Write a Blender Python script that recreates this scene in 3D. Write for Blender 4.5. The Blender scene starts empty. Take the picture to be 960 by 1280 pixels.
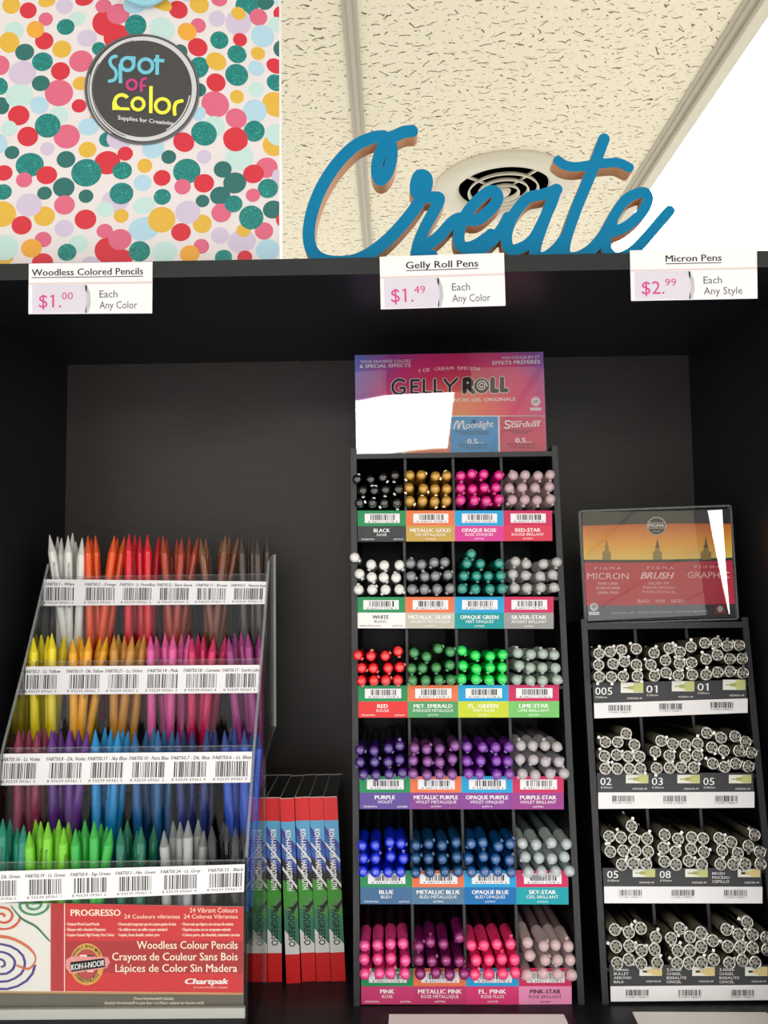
import bpy, math, random
import numpy as np
from mathutils import Matrix, Vector, Euler

R = math.radians
S = bpy.context.scene
COL = S.collection
rnd = random.Random(7)

# ------------------------------------------------------------------ camera, world, exposure
CAM = Vector((0.0, -0.64, 1.50))
F = 960.0
CROT = Matrix.Rotation(R(0.6), 4, 'Z') @ Matrix.Rotation(R(94.0), 4, 'X') @ Matrix.Rotation(R(-0.75), 4, 'Z')
cd = bpy.data.cameras.new('camera')
cd.sensor_fit = 'VERTICAL'; cd.sensor_height = 36.0; cd.lens = 27.0; cd.clip_start = 0.01
cam = bpy.data.objects.new('camera', cd); COL.objects.link(cam)
cam.matrix_world = Matrix.Translation(CAM) @ CROT
S.camera = cam

W = bpy.data.worlds.new('World'); S.world = W; W.use_nodes = True
W.node_tree.nodes['Background'].inputs[0].default_value = (0.97, 0.98, 1.0, 1)
W.node_tree.nodes['Background'].inputs[1].default_value = 1.58
S.view_settings.view_transform = 'Standard'; S.view_settings.look = 'None'
S.view_settings.gamma = 1.0; S.view_settings.use_curve_mapping = False
S.view_settings.exposure = 0.0
S.cycles.transparent_max_bounces = 32
S.cycles.max_bounces = 8
LAMP = 12.5            # radiance of the fluorescent ceiling panels

# ------------------------------------------------------------------ helpers
def ray(px, py):
    d = CROT.to_3x3() @ Vector(((px - 480) / F, -(py - 640) / F, -1.0))
    return d
def at(px, py, Y):
    d = ray(px, py); t = (Y - CAM.y) / d.y
    return CAM + d * t
def atz(px, py, Z):
    d = ray(px, py); t = (Z - CAM.z) / d.z
    return CAM + d * t
def uv(px, py, M, y=0.0):
    """where the sight line through a pixel meets a local plane y = const of a placed thing"""
    Mi = M.inverted(); o = Mi @ CAM; d = Mi.to_3x3() @ ray(px, py)
    t = (y - o.y) / d.y
    p = o + d * t
    return p.x, p.z

def lin(c):
    c = c / 255.0
    return c / 12.92 if c <= 0.04045 else ((c + 0.055) / 1.055) ** 2.4
MATS = {}
def mat(name, rgb=(200, 200, 200), rough=0.5, metal=0.0, coat=0.0, coat_rough=0.03, trans=0.0, spec=0.5, sss=0.0, ior=1.45):
    if name in MATS: return MATS[name]
    m = bpy.data.materials.new(name); m.use_nodes = True
    b = m.node_tree.nodes['Principled BSDF']
    b.inputs['Base Color'].default_value = (lin(rgb[0]), lin(rgb[1]), lin(rgb[2]), 1)
    b.inputs['Roughness'].default_value = rough; b.inputs['Metallic'].default_value = metal
    b.inputs['Coat Weight'].default_value = coat; b.inputs['Coat Roughness'].default_value = coat_rough
    if coat >= 0.7: b.inputs['Coat IOR'].default_value = 1.9
    b.inputs['Transmission Weight'].default_value = trans; b.inputs['IOR'].default_value = ior
    b.inputs['Specular IOR Level'].default_value = spec
    if sss:
        b.inputs['Subsurface Weight'].default_value = sss; b.inputs['Subsurface Scale'].default_value = 0.004
    MATS[name] = m
    return m
def bsdf(m): return m.node_tree.nodes['Principled BSDF']
def nodes(m): return m.node_tree.nodes, m.node_tree.links

def clear_mat(name, tint=(0.93, 0.95, 0.95), refl=1.0, rough=0.02, base=0.0):
    m = bpy.data.materials.new(name); m.use_nodes = True
    n, l = nodes(m); n.clear()
    out = n.new('ShaderNodeOutputMaterial'); mix = n.new('ShaderNodeMixShader')
    tr = n.new('ShaderNodeBsdfTransparent'); tr.inputs[0].default_value = (*tint, 1)
    gl = n.new('ShaderNodeBsdfGlossy'); gl.inputs['Roughness'].default_value = rough
    fr = n.new('ShaderNodeFresnel'); fr.inputs['IOR'].default_value = 1.5
    ml = n.new('ShaderNodeMath'); ml.operation = 'MULTIPLY_ADD'; ml.inputs[1].default_value = refl; ml.inputs[2].default_value = base
    l.new(fr.outputs[0], ml.inputs[0]); l.new(ml.outputs[0], mix.inputs[0])
    l.new(tr.outputs[0], mix.inputs[1]); l.new(gl.outputs[0], mix.inputs[2]); l.new(mix.outputs[0], out.inputs[0])
    MATS[name] = m
    return m

class MB:
    def __init__(s): s.v = []; s.f = []; s.mi = []; s.mats = []; s.sm = []
    def m(s, material):
        if material not in s.mats: s.mats.append(material)
        return s.mats.index(material)
    def face(s, pts, material, smooth=False):
        k = len(s.v); s.v += [tuple(p) for p in pts]
        s.f.append(tuple(range(k, k + len(pts)))); s.mi.append(s.m(material)); s.sm.append(smooth)
    def mesh(s, verts, faces, material, smooth=False):
        k = len(s.v); s.v += [tuple(p) for p in verts]; i = s.m(material)
        for f in faces: s.f.append(tuple(k + q for q in f)); s.mi.append(i); s.sm.append(smooth)
    def box(s, lo, hi, material, M=None):
        x0, y0, z0 = lo; x1, y1, z1 = hi
        vs = [(x0, y0, z0), (x1, y0, z0), (x1, y1, z0), (x0, y1, z0), (x0, y0, z1), (x1, y0, z1), (x1, y1, z1), (x0, y1, z1)]
        if M: vs = [M @ Vector(q) for q in vs]
        s.mesh(vs, [(0, 3, 2, 1), (4, 5, 6, 7), (0, 1, 5, 4), (1, 2, 6, 5), (2, 3, 7, 6), (3, 0, 4, 7)], material)
    def prism(s, poly, axis, a, b, material, edge=None):
        """poly in the two other axes, extruded along axis from a to b"""
        def P(p, t):
            return {'x': (t, p[0], p[1]), 'y': (p[0], t, p[1]), 'z': (p[0], p[1], t)}[axis]
        n = len(poly)
        A = [P(p, a) for p in poly]; B = [P(p, b) for p in poly]
        s.mesh(A + B, [tuple(range(n - 1, -1, -1)), tuple(range(n, 2 * n))], material)
        s.mesh(A + B, [(i, (i + 1) % n, n + (i + 1) % n, n + i) for i in range(n)], edge or material)
    def lathe(s, prof, material, seg=16, axis='y', smooth=True, M=None, mats=None):
        """prof: list of (t along axis, radius)"""
        vs = []; fs = []; ms = []
        for t, r in prof:
            for k in range(seg):
                a = 2 * math.pi * k / seg; c, d = r * math.cos(a), r * math.sin(a)
                q = {'x': (t, c, d), 'y': (c, t, d), 'z': (c, d, t)}[axis]
                vs.append(M @ Vector(q) if M else q)
        for i in range(len(prof) - 1):
            for k in range(seg):
                k2 = (k + 1) % seg
                fs.append((i * seg + k, i * seg + k2, (i + 1) * seg + k2, (i + 1) * seg + k)); ms.append(i)
        if mats is None: s.mesh(vs, fs, material, smooth)
        else:
            k0 = len(s.v); s.v += [tuple(q) for q in vs]
            for f, i in zip(fs, ms): s.f.append(tuple(k0 + q for q in f)); s.mi.append(s.m(mats[i])); s.sm.append(smooth)
        if prof[0][1] > 1e-9: s.face([vs[k] for k in range(seg)][::-1], mats[0] if mats else material)
        if prof[-1][1] > 1e-9: s.face([vs[(len(prof) - 1) * seg + k] for k in range(seg)], mats[-1] if mats else material)
    def tube(s, pts, r, material, seg=10):
        pts = [Vector(p) for p in pts]; vs = []; fs = []
        up = Vector((0.13, 0.3, 0.94))
        for i, p in enumerate(pts):
            t = (pts[min(i + 1, len(pts) - 1)] - pts[max(i - 1, 0)]).normalized()
            a = t.cross(up).normalized(); b = t.cross(a)
            for k in range(seg):
                q = 2 * math.pi * k / seg; vs.append(p + (a * math.cos(q) + b * math.sin(q)) * r)
        for i in range(len(pts) - 1):
            for k in range(seg):
                fs.append((i * seg + k, i * seg + (k + 1) % seg, (i + 1) * seg + (k + 1) % seg, (i + 1) * seg + k))
        s.mesh(vs, fs, material, True)
        s.face(vs[:seg][::-1], material); s.face(vs[-seg:], material)
    def data(s, name):
        me = bpy.data.meshes.new(name); me.from_pydata(s.v, [], s.f)
        for m_ in s.mats: me.materials.append(m_)
        me.polygons.foreach_set('material_index', s.mi); me.polygons.foreach_set('use_smooth', s.sm)
        me.update()
        return me
    def build(s, name, parent=None, loc=None):
        o = bpy.data.objects.new(name, s.data(name)); COL.objects.link(o)
        if parent: o.parent = parent
        if loc is not None: o.location = loc
        return o

def empty(name, loc, rot=(0, 0, 0)):
    o = bpy.data.objects.new(name, None); COL.objects.link(o)
    o.empty_display_size = 0.02
    o.location = loc; o.rotation_euler = rot
    return o
def mtx(o): return Matrix.Translation(o.location) @ o.rotation_euler.to_matrix().to_4x4()
def tag(o, label, cat, group=None, kind=None):
    if label: o['label'] = label
    if cat: o['category'] = cat
    if group: o['group'] = group
    if kind: o['kind'] = kind
    return o
def struct(o, label=None):
    o['kind'] = 'structure'
    if label: o['label'] = label; o['category'] = 'room part'
    return o
def copy_thing(parts, src, name, loc, rot):
    """a copy of a thing and of each of its parts; the meshes are shared"""
    r = src.copy(); r.name = name; COL.objects.link(r); r.location = loc; r.rotation_mode = 'XYZ'; r.rotation_euler = rot
    for ch in parts:
        c = ch.copy(); COL.objects.link(c); c.parent = r
    return r

# ---------------------------------------------------------------- printing: flat ink on a card's face
_FONT = {}
def glyphs(s_, bold=0.0, shear=0.0):
    k = (s_, bold, shear)
    if k not in _FONT:
        cu = bpy.data.curves.new('lettering', 'FONT'); cu.body = s_; cu.size = 1.0; cu.resolution_u = 2
        cu.offset = bold; cu.shear = shear
        ob = bpy.data.objects.new('lettering', cu)
        COL.objects.link(ob)
        me = bpy.data.meshes.new_from_object(ob)
        vs = [(v.co.x, v.co.y) for v in me.vertices]; fs = [tuple(p.vertices) for p in me.polygons]
        bpy.data.objects.remove(ob); bpy.data.curves.remove(cu); bpy.data.meshes.remove(me)
        _FONT[k] = (vs, fs)
    return _FONT[k]
CAPH = None
def cap_height():
    global CAPH
    if CAPH is None:
        vs, _ = glyphs('H'); CAPH = max(v[1] for v in vs)
    return CAPH

class Print(MB):
    """ink shapes drawn in a picture frame of the card (x right, y down), mapped to the card's plane"""
    def __init__(s, fmap, step=0.00006, lay0=1): super().__init__(); s.fm = fmap; s.lay = lay0; s.step = step
    def P(s, x, y, lay=None):
        u, v = s.fm(x, y); return (u, -(s.lay if lay is None else lay) * s.step, v)
    def poly(s, pts, m): s.face([s.P(*p) for p in pts], m)
    def rect(s, x0, y0, x1, y1, m): s.poly([(x0, y0), (x0, y1), (x1, y1), (x1, y0)], m)
    def ell(s, cx, cy, rx, ry, m, n=24, rot=0.0, clip=None):
        c, d = math.cos(rot), math.sin(rot)
        pts = []
        for k in range(n):
            a = 2 * math.pi * k / n; x, y = rx * math.cos(a), ry * math.sin(a)
            pts.append((cx + x * c - y * d, cy + x * d + y * c))
        if clip: pts = clip_poly(pts, *clip)
        if len(pts) > 2: s.poly(pts, m)
    def arc(s, cx, cy, r, w, a0, a1, m, n=24, ry=None):
        ry = ry or r
        for k in range(n):
            A, B = R(a0 + (a1 - a0) * k / n), R(a0 + (a1 - a0) * (k + 1) / n)
            q = [(cx + (r + t) * math.cos(a), cy - (ry + t) * math.sin(a)) for t, a in ((-w / 2, A), (w / 2, A), (w / 2, B), (-w / 2, B))]
            s.poly(q, m)
    def stroke(s, pts, w, m, caps=True, smooth=0):
        if smooth: pts = catmull(pts, smooth)
        l0 = s.lay; dl = min(0.9 / (2 * len(pts)), 0.1)
        for (x0, y0), (x1, y1) in zip(pts, pts[1:]):
            s.lay += dl
            L = math.hypot(x1 - x0, y1 - y0) or 1; nx, ny = -(y1 - y0) / L * w / 2, (x1 - x0) / L * w / 2
            s.poly([(x0 + nx, y0 + ny), (x1 + nx, y1 + ny), (x1 - nx, y1 - ny), (x0 - nx, y0 - ny)], m)
        for (x, y) in (pts if caps else pts[1:-1]): s.lay += dl; s.ell(x, y, w / 2, w / 2, m, 10)
        s.lay = l0
    def text(s, t, x0, x1, yb, h, m, bold=0.0, shear=0.0, rot=0.0, y1=None, align=None):
        """t set so that it spans x0..x1 on the baseline yb (yb..y1 if the line climbs), capitals h tall; align keeps the font's width"""
        vs, fs = glyphs(t, 0.0, shear)
        if not vs: return
        ax, bx = min(v[0] for v in vs), max(v[0] for v in vs)
        k = h / cap_height()
        sx = (x1 - x0) / (bx - ax)
        if align:
            wd = (bx - ax) * k; sx = k
            if wd > x1 - x0: sx = (x1 - x0) / (bx - ax); wd = x1 - x0
            if align == 'C': x0 = (x0 + x1) / 2 - wd / 2
            if align == 'R': x0 = x1 - wd
        sl = 0 if y1 is None else (y1 - yb) / (x1 - x0)
        c, d = math.cos(rot), math.sin(rot); ox, oy = x0, yb
        tf = lambda vx, vy, e=0.0: ((lambda x: (lambda y: (ox + x * c - y * d, oy + x * d + y * c))(-vy * k + x * sl))((vx - ax + e) * sx))
        l0 = s.lay
        for i, e in enumerate((0.0,) if bold <= 0 else (-bold, bold)):   # heavier weights are overprinted
            s.lay = l0 + 0.08 * i
            s.mesh([s.P(*tf(vx, vy, e)) for vx, vy in vs], fs, m)
        for i, ch in enumerate(t):
            if ch == '1' and h * abs(s.P(0, 1)[2] - s.P(0, 0)[2]) > 0.0015:
                xe = max(q[0] for q in glyphs(t[:i + 1], 0.0, shear)[0]); st_ = xe - 0.075; H_ = cap_height()
                s.lay = l0 + 0.2
                s.poly([tf(st_ - 0.13, H_ * 0.80), tf(st_ - 0.13, H_ * 0.90), tf(st_ + 0.02, H_), tf(st_ + 0.02, H_ * 0.86)][::-1], m)
        s.lay = l0
    def bars(s, x0, x1, y0, y1, m, seed=1, n=30):
        g = random.Random(seed); ws = [g.choice((1, 1, 1, 2, 2, 3)) for _ in range(2 * n + 1)]; T = sum(ws); x = x0
        for i, w in enumerate(ws):
            e = x + (x1 - x0) * w / T
            if i % 2 == 0: s.rect(x, y0, e, y1, m)
            x = e
    def up(s, k=1): s.lay += k

def clip_poly(pts, x0, y0, x1, y1):
    def cut(ps, ins, inter):
        out = []
        for i in range(len(ps)):
            a, b = ps[i - 1], ps[i]
            if ins(b):
                if not ins(a): out.append(inter(a, b))
                out.append(b)
            elif ins(a): out.append(inter(a, b))
        return out
    def ix(X): return lambda a, b: (X, a[1] + (b[1] - a[1]) * (X - a[0]) / (b[0] - a[0]))
    def iy(Y): return lambda a, b: (a[0] + (b[0] - a[0]) * (Y - a[1]) / (b[1] - a[1]), Y)
    for ins, it in ((lambda p: p[0] >= x0, ix(x0)), (lambda p: p[0] <= x1, ix(x1)), (lambda p: p[1] >= y0, iy(y0)), (lambda p: p[1] <= y1, iy(y1))):
        if pts: pts = cut(pts, ins, it)
    return pts
def catmull(pts, n=6):
    P = [pts[0]] + list(pts) + [pts[-1]]; out = []
    for i in range(1, len(P) - 2):
        p0, p1, p2, p3 = P[i - 1], P[i], P[i + 1], P[i + 2]
        for k in range(n):
            t = k / n
            out.append(tuple(0.5 * (2 * b + (c - a) * t + (2 * a - 5 * b + 4 * c - d) * t * t + (3 * b - a - 3 * c + d) * t ** 3) for a, b, c, d in zip(p0, p1, p2, p3)))
    out.append(tuple(pts[-1]))
    return out
def quadmap(TL, TR, BR, BL):
    """unit square (x right, y down) on the card whose corners are given in the card's plane"""
    def f(x, y):
        a = [(1 - x) * p + x * q for p, q in zip(TL, TR)]; b = [(1 - x) * p + x * q for p, q in zip(BL, BR)]
        return (1 - y) * a[0] + y * b[0], (1 - y) * a[1] + y * b[1]
    return f

# ------------------------------------------------------------------ materials
def laminate(name, rgb, rough=0.38, spec=0.35):
    m = mat(name, rgb, rough, spec=spec); n, l = nodes(m); b = bsdf(m)
    tc = n.new('ShaderNodeTexCoord'); mp = n.new('ShaderNodeMapping'); mp.inputs['Scale'].default_value = (3, 3, 60)
    nz = n.new('ShaderNodeTexNoise'); nz.inputs['Scale'].default_value = 6; nz.inputs['Detail'].default_value = 5
    l.new(tc.outputs['Object'], mp.inputs[0]); l.new(mp.outputs[0], nz.inputs['Vector'])
    cr = n.new('ShaderNodeValToRGB'); base = [lin(c) for c in rgb]
    cr.color_ramp.elements[0].position = 0.3; cr.color_ramp.elements[1].position = 0.7
    cr.color_ramp.elements[0].color = (*[c * 0.9 for c in base], 1); cr.color_ramp.elements[1].color = (*[c * 1.12 for c in base], 1)
    l.new(nz.outputs[0], cr.inputs[0]); l.new(cr.outputs[0], b.inputs['Base Color'])
    bp = n.new('ShaderNodeBump'); bp.inputs['Strength'].default_value = 0.03; bp.inputs['Distance'].default_value = 0.001
    l.new(nz.outputs[0], bp.inputs['Height']); l.new(bp.outputs[0], b.inputs['Normal'])
    return m
BLACKWOOD = laminate('black_brown_laminate', (24, 25, 28))
BLACKWOOD_EDGE = laminate('black_brown_edge_band', (32, 36, 38), 0.45)
CARD = mat('white_card', (236, 234, 238), 0.55)
INK = mat('black_ink', (28, 28, 30), 0.6)
GREYINK = mat('grey_ink', (92, 92, 98), 0.6)
WHITEINK = mat('white_ink', (240, 240, 240), 0.5)
PINKINK = mat('pink_ink', (205, 62, 134), 0.55)
BLACKPL = mat('black_plastic', (14, 14, 16), 0.35)
RACKEDGE = mat('charcoal_plastic', (46, 47, 50), 0.4)
CLEAR = clear_mat('clear_acrylic', (0.975, 0.98, 0.98), 0.35, 0.015)
FILM = clear_mat('clear_film', (0.97, 0.97, 0.97), 1.0, 0.02, 0.07)
EDGECLEAR = mat('acrylic_edge_light', (196, 204, 206), 0.2)  # whitish tone stands for light carried to the acrylic edges
bsdf(EDGECLEAR).inputs['Alpha'].default_value = 0.20
EDGEBRIGHT = mat('acrylic_rear_edge_light', (226, 230, 230), 0.2)  # brighter tone painted for the light along the rear edge
CREAM = mat('cream_painted_metal', (208, 200, 178), 0.45)
DUCTSHADE = mat('duct_shade', (16, 15, 14), 0.8)

# ------------------------------------------------------------------ the ceiling
CZ = 2.35
def ceiling_tile():
    m = mat('fissured_ceiling_tile', (232, 222, 198), 0.9, spec=0.1); n, l = nodes(m); b = bsdf(m)
    tc = n.new('ShaderNodeTexCoord')
    def noise(scale, sx, sy, detail, seed, dist=0.0):
        mp = n.new('ShaderNodeMapping'); mp.inputs['Scale'].default_value = (sx, sy, 1); mp.inputs['Location'].default_value = (seed, seed * 2, 0)
        nz = n.new('ShaderNodeTexNoise'); nz.inputs['Scale'].default_value = scale; nz.inputs['Detail'].default_value = detail
        nz.inputs['Distortion'].default_value = dist
        l.new(tc.outputs['Object'], mp.inputs[0]); l.new(mp.outputs[0], nz.inputs['Vector']); return nz.outputs[0]
    def math_(op, a, b_=None):
        k = n.new('ShaderNodeMath'); k.operation = op
        for i, q in enumerate((a, b_)):
            if q is None: continue
            if isinstance(q, (int, float)): k.inputs[i].default_value = q
            else: l.new(q, k.inputs[i])
        return k.outputs[0]
    # short fissures, the shade in their holes painted dark: one dash in every cell of a voronoi net, each with its own slant and length
    def vmath(op, a, b_):
        k = n.new('ShaderNodeVectorMath'); k.operation = op
        for i, q in enumerate((a, b_)):
            if isinstance(q, tuple): k.inputs[i].default_value = q
            else: l.new(q, k.inputs[i])
        return k.outputs[0]
    wob = n.new('ShaderNodeTexNoise'); wob.inputs['Scale'].default_value = 70; wob.inputs['Detail'].default_value = 1
    l.new(tc.outputs['Object'], wob.inputs['Vector'])
    warped = vmath('ADD', tc.outputs['Object'], vmath('MULTIPLY', vmath('SUBTRACT', wob.outputs['Color'], (0.5, 0.5, 0.5)), (0.004, 0.012, 0.0)))
    def dashes(scale, length, width, shift):
        src = vmath('ADD', warped, (shift, shift * 0.7, 0.0))
        v = n.new('ShaderNodeTexVoronoi'); v.voronoi_dimensions = '2D'; v.inputs['Scale'].default_value = scale; v.inputs['Randomness'].default_value = 0.9
        l.new(src, v.inputs['Vector'])
        d = vmath('MULTIPLY', vmath('SUBTRACT', src, v.outputs['Position']), (scale, scale, 0.0))
        sp = n.new('ShaderNodeSeparateXYZ'); l.new(d, sp.inputs[0]); cs = n.new('ShaderNodeSeparateColor'); l.new(v.outputs['Color'], cs.inputs[0])
        ang = math_('MULTIPLY', math_('POWER', math_('ABSOLUTE', math_('SUBTRACT', cs.outputs[0], 0.5)), 2.0), 4.0)
        sg = math_('MULTIPLY', ang, math_('SIGN', math_('SUBTRACT', cs.outputs[0], 0.5)))
        ca, sa = math_('COSINE', sg), math_('SINE', sg)
        u = math_('ADD', math_('MULTIPLY', sp.outputs[0], ca), math_('MULTIPLY', sp.outputs[1], sa))
        w = math_('SUBTRACT', math_('MULTIPLY', sp.outputs[1], ca), math_('MULTIPLY', sp.outputs[0], sa))
        ln_ = math_('MULTIPLY', math_('POWER', cs.outputs[1], 1.6), length)
        inu = math_('LESS_THAN', math_('ABSOLUTE', u), math_('ADD', ln_, 0.06))
        return math_('MULTIPLY', inu, math_('LESS_THAN', math_('ABSOLUTE', w), width))
    fis = math_('MAXIMUM', dashes(44, 0.42, 0.048, 0.0), math_('MULTIPLY', dashes(60, 0.30, 0.05, 0.31), 0.6))
    vo = n.new('ShaderNodeTexVoronoi'); vo.inputs['Scale'].default_value = 240
    l.new(tc.outputs['Object'], vo.inputs['Vector'])
    pin = math_('MULTIPLY', math_('LESS_THAN', vo.outputs['Distance'], 0.26), math_('GREATER_THAN', noise(90, 1, 1, 1, 5.5), 0.42))
    mx = n.new('ShaderNodeMix'); mx.data_type = 'RGBA'
    l.new(math_('MAXIMUM', fis, math_('MULTIPLY', pin, 0.22)), mx.inputs[0])
    mx.inputs[6].default_value = (lin(234), lin(225), lin(200), 1); mx.inputs[7].default_value = (lin(120), lin(110), lin(86), 1)  # fissures and pinholes mix towards a painted hole shade
    l.new(mx.outputs[2], b.inputs['Base Color'])
    bp = n.new('ShaderNodeBump'); bp.inputs['Strength'].default_value = 0.5; bp.inputs['Distance'].default_value = 0.003; bp.invert = True
    l.new(fis, bp.inputs['Height']); l.new(bp.outputs[0], b.inputs['Normal'])
    return m
TILE = ceiling_tile()
FLOORM = mat('pale_vinyl_floor', (226, 226, 226), 0.5)
mb = MB(); mb.box((-4.0, -5.6, -0.05), (4.4, 3.4, 0.0), FLOORM); struct(mb.build('floor'))
mb = MB(); mb.box((-4.0, -5.6, CZ), (4.4, 3.4, CZ + 0.05), TILE)
struct(mb.build('ceiling'))
TBAR = mat('ceiling_grid_bar', (178, 170, 150), 0.5)
XT = atz(446, 130, CZ).x                               # the grid runs along the depth of the room, bars every 0.61 m
XG = [XT + 0.61 * k for k in range(-6, 7)]
for i, x in enumerate(XG):
    mb = MB(); mb.box((x - 0.012, -5.6, CZ - 0.004), (x + 0.012, 3.4, CZ), TBAR)
    mb.box((x - 0.004, -5.6, CZ - 0.007), (x + 0.004, 3.4, CZ - 0.004), TBAR)
    struct(mb.build('trim_%d' % (i + 1)))

GLOW = bpy.data.materials.new('lit_diffuser'); GLOW.use_nodes = True
_n, _l = nodes(GLOW); _n.clear()
_e = _n.new('ShaderNodeEmission'); _e.inputs[0].default_value = (1.0, 0.99, 0.98, 1); _e.inputs[1].default_value = LAMP
_o = _n.new('ShaderNodeOutputMaterial'); _l.new(_e.outputs[0], _o.inputs[0])
def troffer(x0, x1, y0, y1, label, turn=0.0):
    t = empty('ceiling_light', ((x0 + x1) / 2, (y0 + y1) / 2, CZ), (0, 0, R(turn))); hx, hy = (x1 - x0) / 2, (y1 - y0) / 2
    w = 0.022
    m = MB()
    for a, b in (((-hx, -hy, -0.016), (-hx + w, hy, 0)), ((hx - w, -hy, -0.016), (hx, hy, 0)), ((-hx + w, -hy, -0.016), (hx - w, -hy + w, 0)), ((-hx + w, hy - w, -0.016), (hx - w, hy, 0))):
        m.box(a, b, CREAM)
    m.build('frame', t)
    d = MB(); d.face([(-hx + w, -hy + w, -0.010), (-hx + w, hy - w, -0.010), (hx - w, hy - w, -0.010), (hx - w, -hy + w, -0.010)], GLOW)
    d.build('diffuser', t)
    return tag(t, label, 'ceiling light', 'fluorescent panels in the ceiling')
troffer(XT + 0.61 + 0.012, XT + 1.22 - 0.012, 0.30, 1.62, 'lit white fluorescent ceiling panel at upper right beside the blue script sign')
troffer(-0.318, 0.302, -3.20, -2.04, 'lit ceiling panel mirrored as white glare in the pink header card', 2.5)
troffer(XT - 2 * 0.61 + 0.012, XT - 0.61 - 0.012, -3.6, -2.4, 'added fill light, an unseen ceiling panel behind the viewer, left row')  # unseen panel added to balance the light on tags and racks
troffer(XT + 3 * 0.61 + 0.012, XT + 4 * 0.61 - 0.012, -2.3, -1.1, 'added fill light, an unseen ceiling panel behind the viewer, right row')  # its opposite number, also out of view and added for light

def air_vent():
    c = atz(629, 233, CZ); t = empty('air_vent', (c.x, c.y, CZ)); r = 0.153
    m = MB(); m.lathe([(0, r), (-0.004, r + 0.001), (-0.010, r - 0.004), (-0.014, r - 0.018), (-0.012, r - 0.046), (0.0, r - 0.054)], CREAM, 64, 'z')
    m.build('outer_ring', t)
    m = MB(); m.lathe([(-0.001, 0.0), (-0.001, r - 0.044)], DUCTSHADE, 48, 'z'); m.build('duct_shade_disc', t)  # flat near-black disc paints the shade inside the duct
    for k, (ra, z) in enumerate(((0.080, -0.012), (0.058, -0.014), (0.037, -0.016))):
        m = MB(); m.lathe([(z + 0.006, ra - 0.003), (z, ra), (z - 0.002, ra), (z - 0.002, ra - 0.003), (z + 0.006, ra - 0.006)], CREAM, 48, 'z'); m.build('ring_blade', t)
    m = MB(); m.lathe([(-0.020, 0.0), (-0.019, 0.012), (-0.012, 0.017), (-0.001, 0.018)], CREAM, 32, 'z'); m.build('centre_cone', t)
    for k in range(4):
        a = R(35 + 90 * k); m = MB(); M = Matrix.Rotation(a, 4, 'Z'); m.box((0.015, -0.002, -0.010), (r - 0.045, 0.002, -0.005), CREAM, M); m.build('brace', t)
    tag(t, 'round cream air vent with ring blades in the ceiling behind the blue script sign', 'air vent')
air_vent()

# ------------------------------------------------------------------ the cabinet
ZS = 1.10                                              # shelf the displays stand on
ZT = at(480, 321.5, 0).z; ZB = ZT - 0.0145
XL, XR, YB = at(84, 600, 0.28).x, at(867, 640, 0.28).x, 0.28
cab = empty('display_cabinet', ((XL + XR) / 2, 0, ZS - 0.02))
tag(cab, 'black brown wooden display cabinet holding the pen and pencil racks', 'cabinet')
cx = (XL + XR) / 2; hw = (XR - XL) / 2; zb = ZS - 0.02
def cpart(name, lo, hi, front=None):
    m = MB(); m.box(lo, hi, BLACKWOOD)
    if front: m.mi[2] = m.m(front)
    return m.build(name, cab)
cpart('top_board', (-hw - 0.03, 0, ZB - zb), (hw + 0.03, YB + 0.012, ZT - zb), BLACKWOOD_EDGE)
cpart('side_panel', (-hw - 0.02, 0.001, -0.5), (-hw, YB, ZB - zb))
cpart('side_panel', (hw, 0.001, -0.5), (hw + 0.02, YB, ZB - zb))
BACKP = laminate('dark_back_board', (58, 54, 52), 0.45)
m = MB(); m.box((-hw, YB - 0.004, 0.02), (hw, YB + 0.004, ZB - zb), BACKP); m.build('back_panel', cab)
cpart('shelf_board', (-hw, 0.002, 0), (hw, YB - 0.004, 0.02))
for px, py in ((588, 432), (372, 451)):
    p = atz(px, py, ZB); m = MB(); m.lathe([(-0.0006, 0), (-0.0006, 0.0022), (0.0, 0.0026)], mat('worn_metal', (120, 118, 112), 0.4, 0.8), 16, 'z')
    m.build('screw_cap', cab, (p.x - cx, p.y, ZB - zb))

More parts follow.
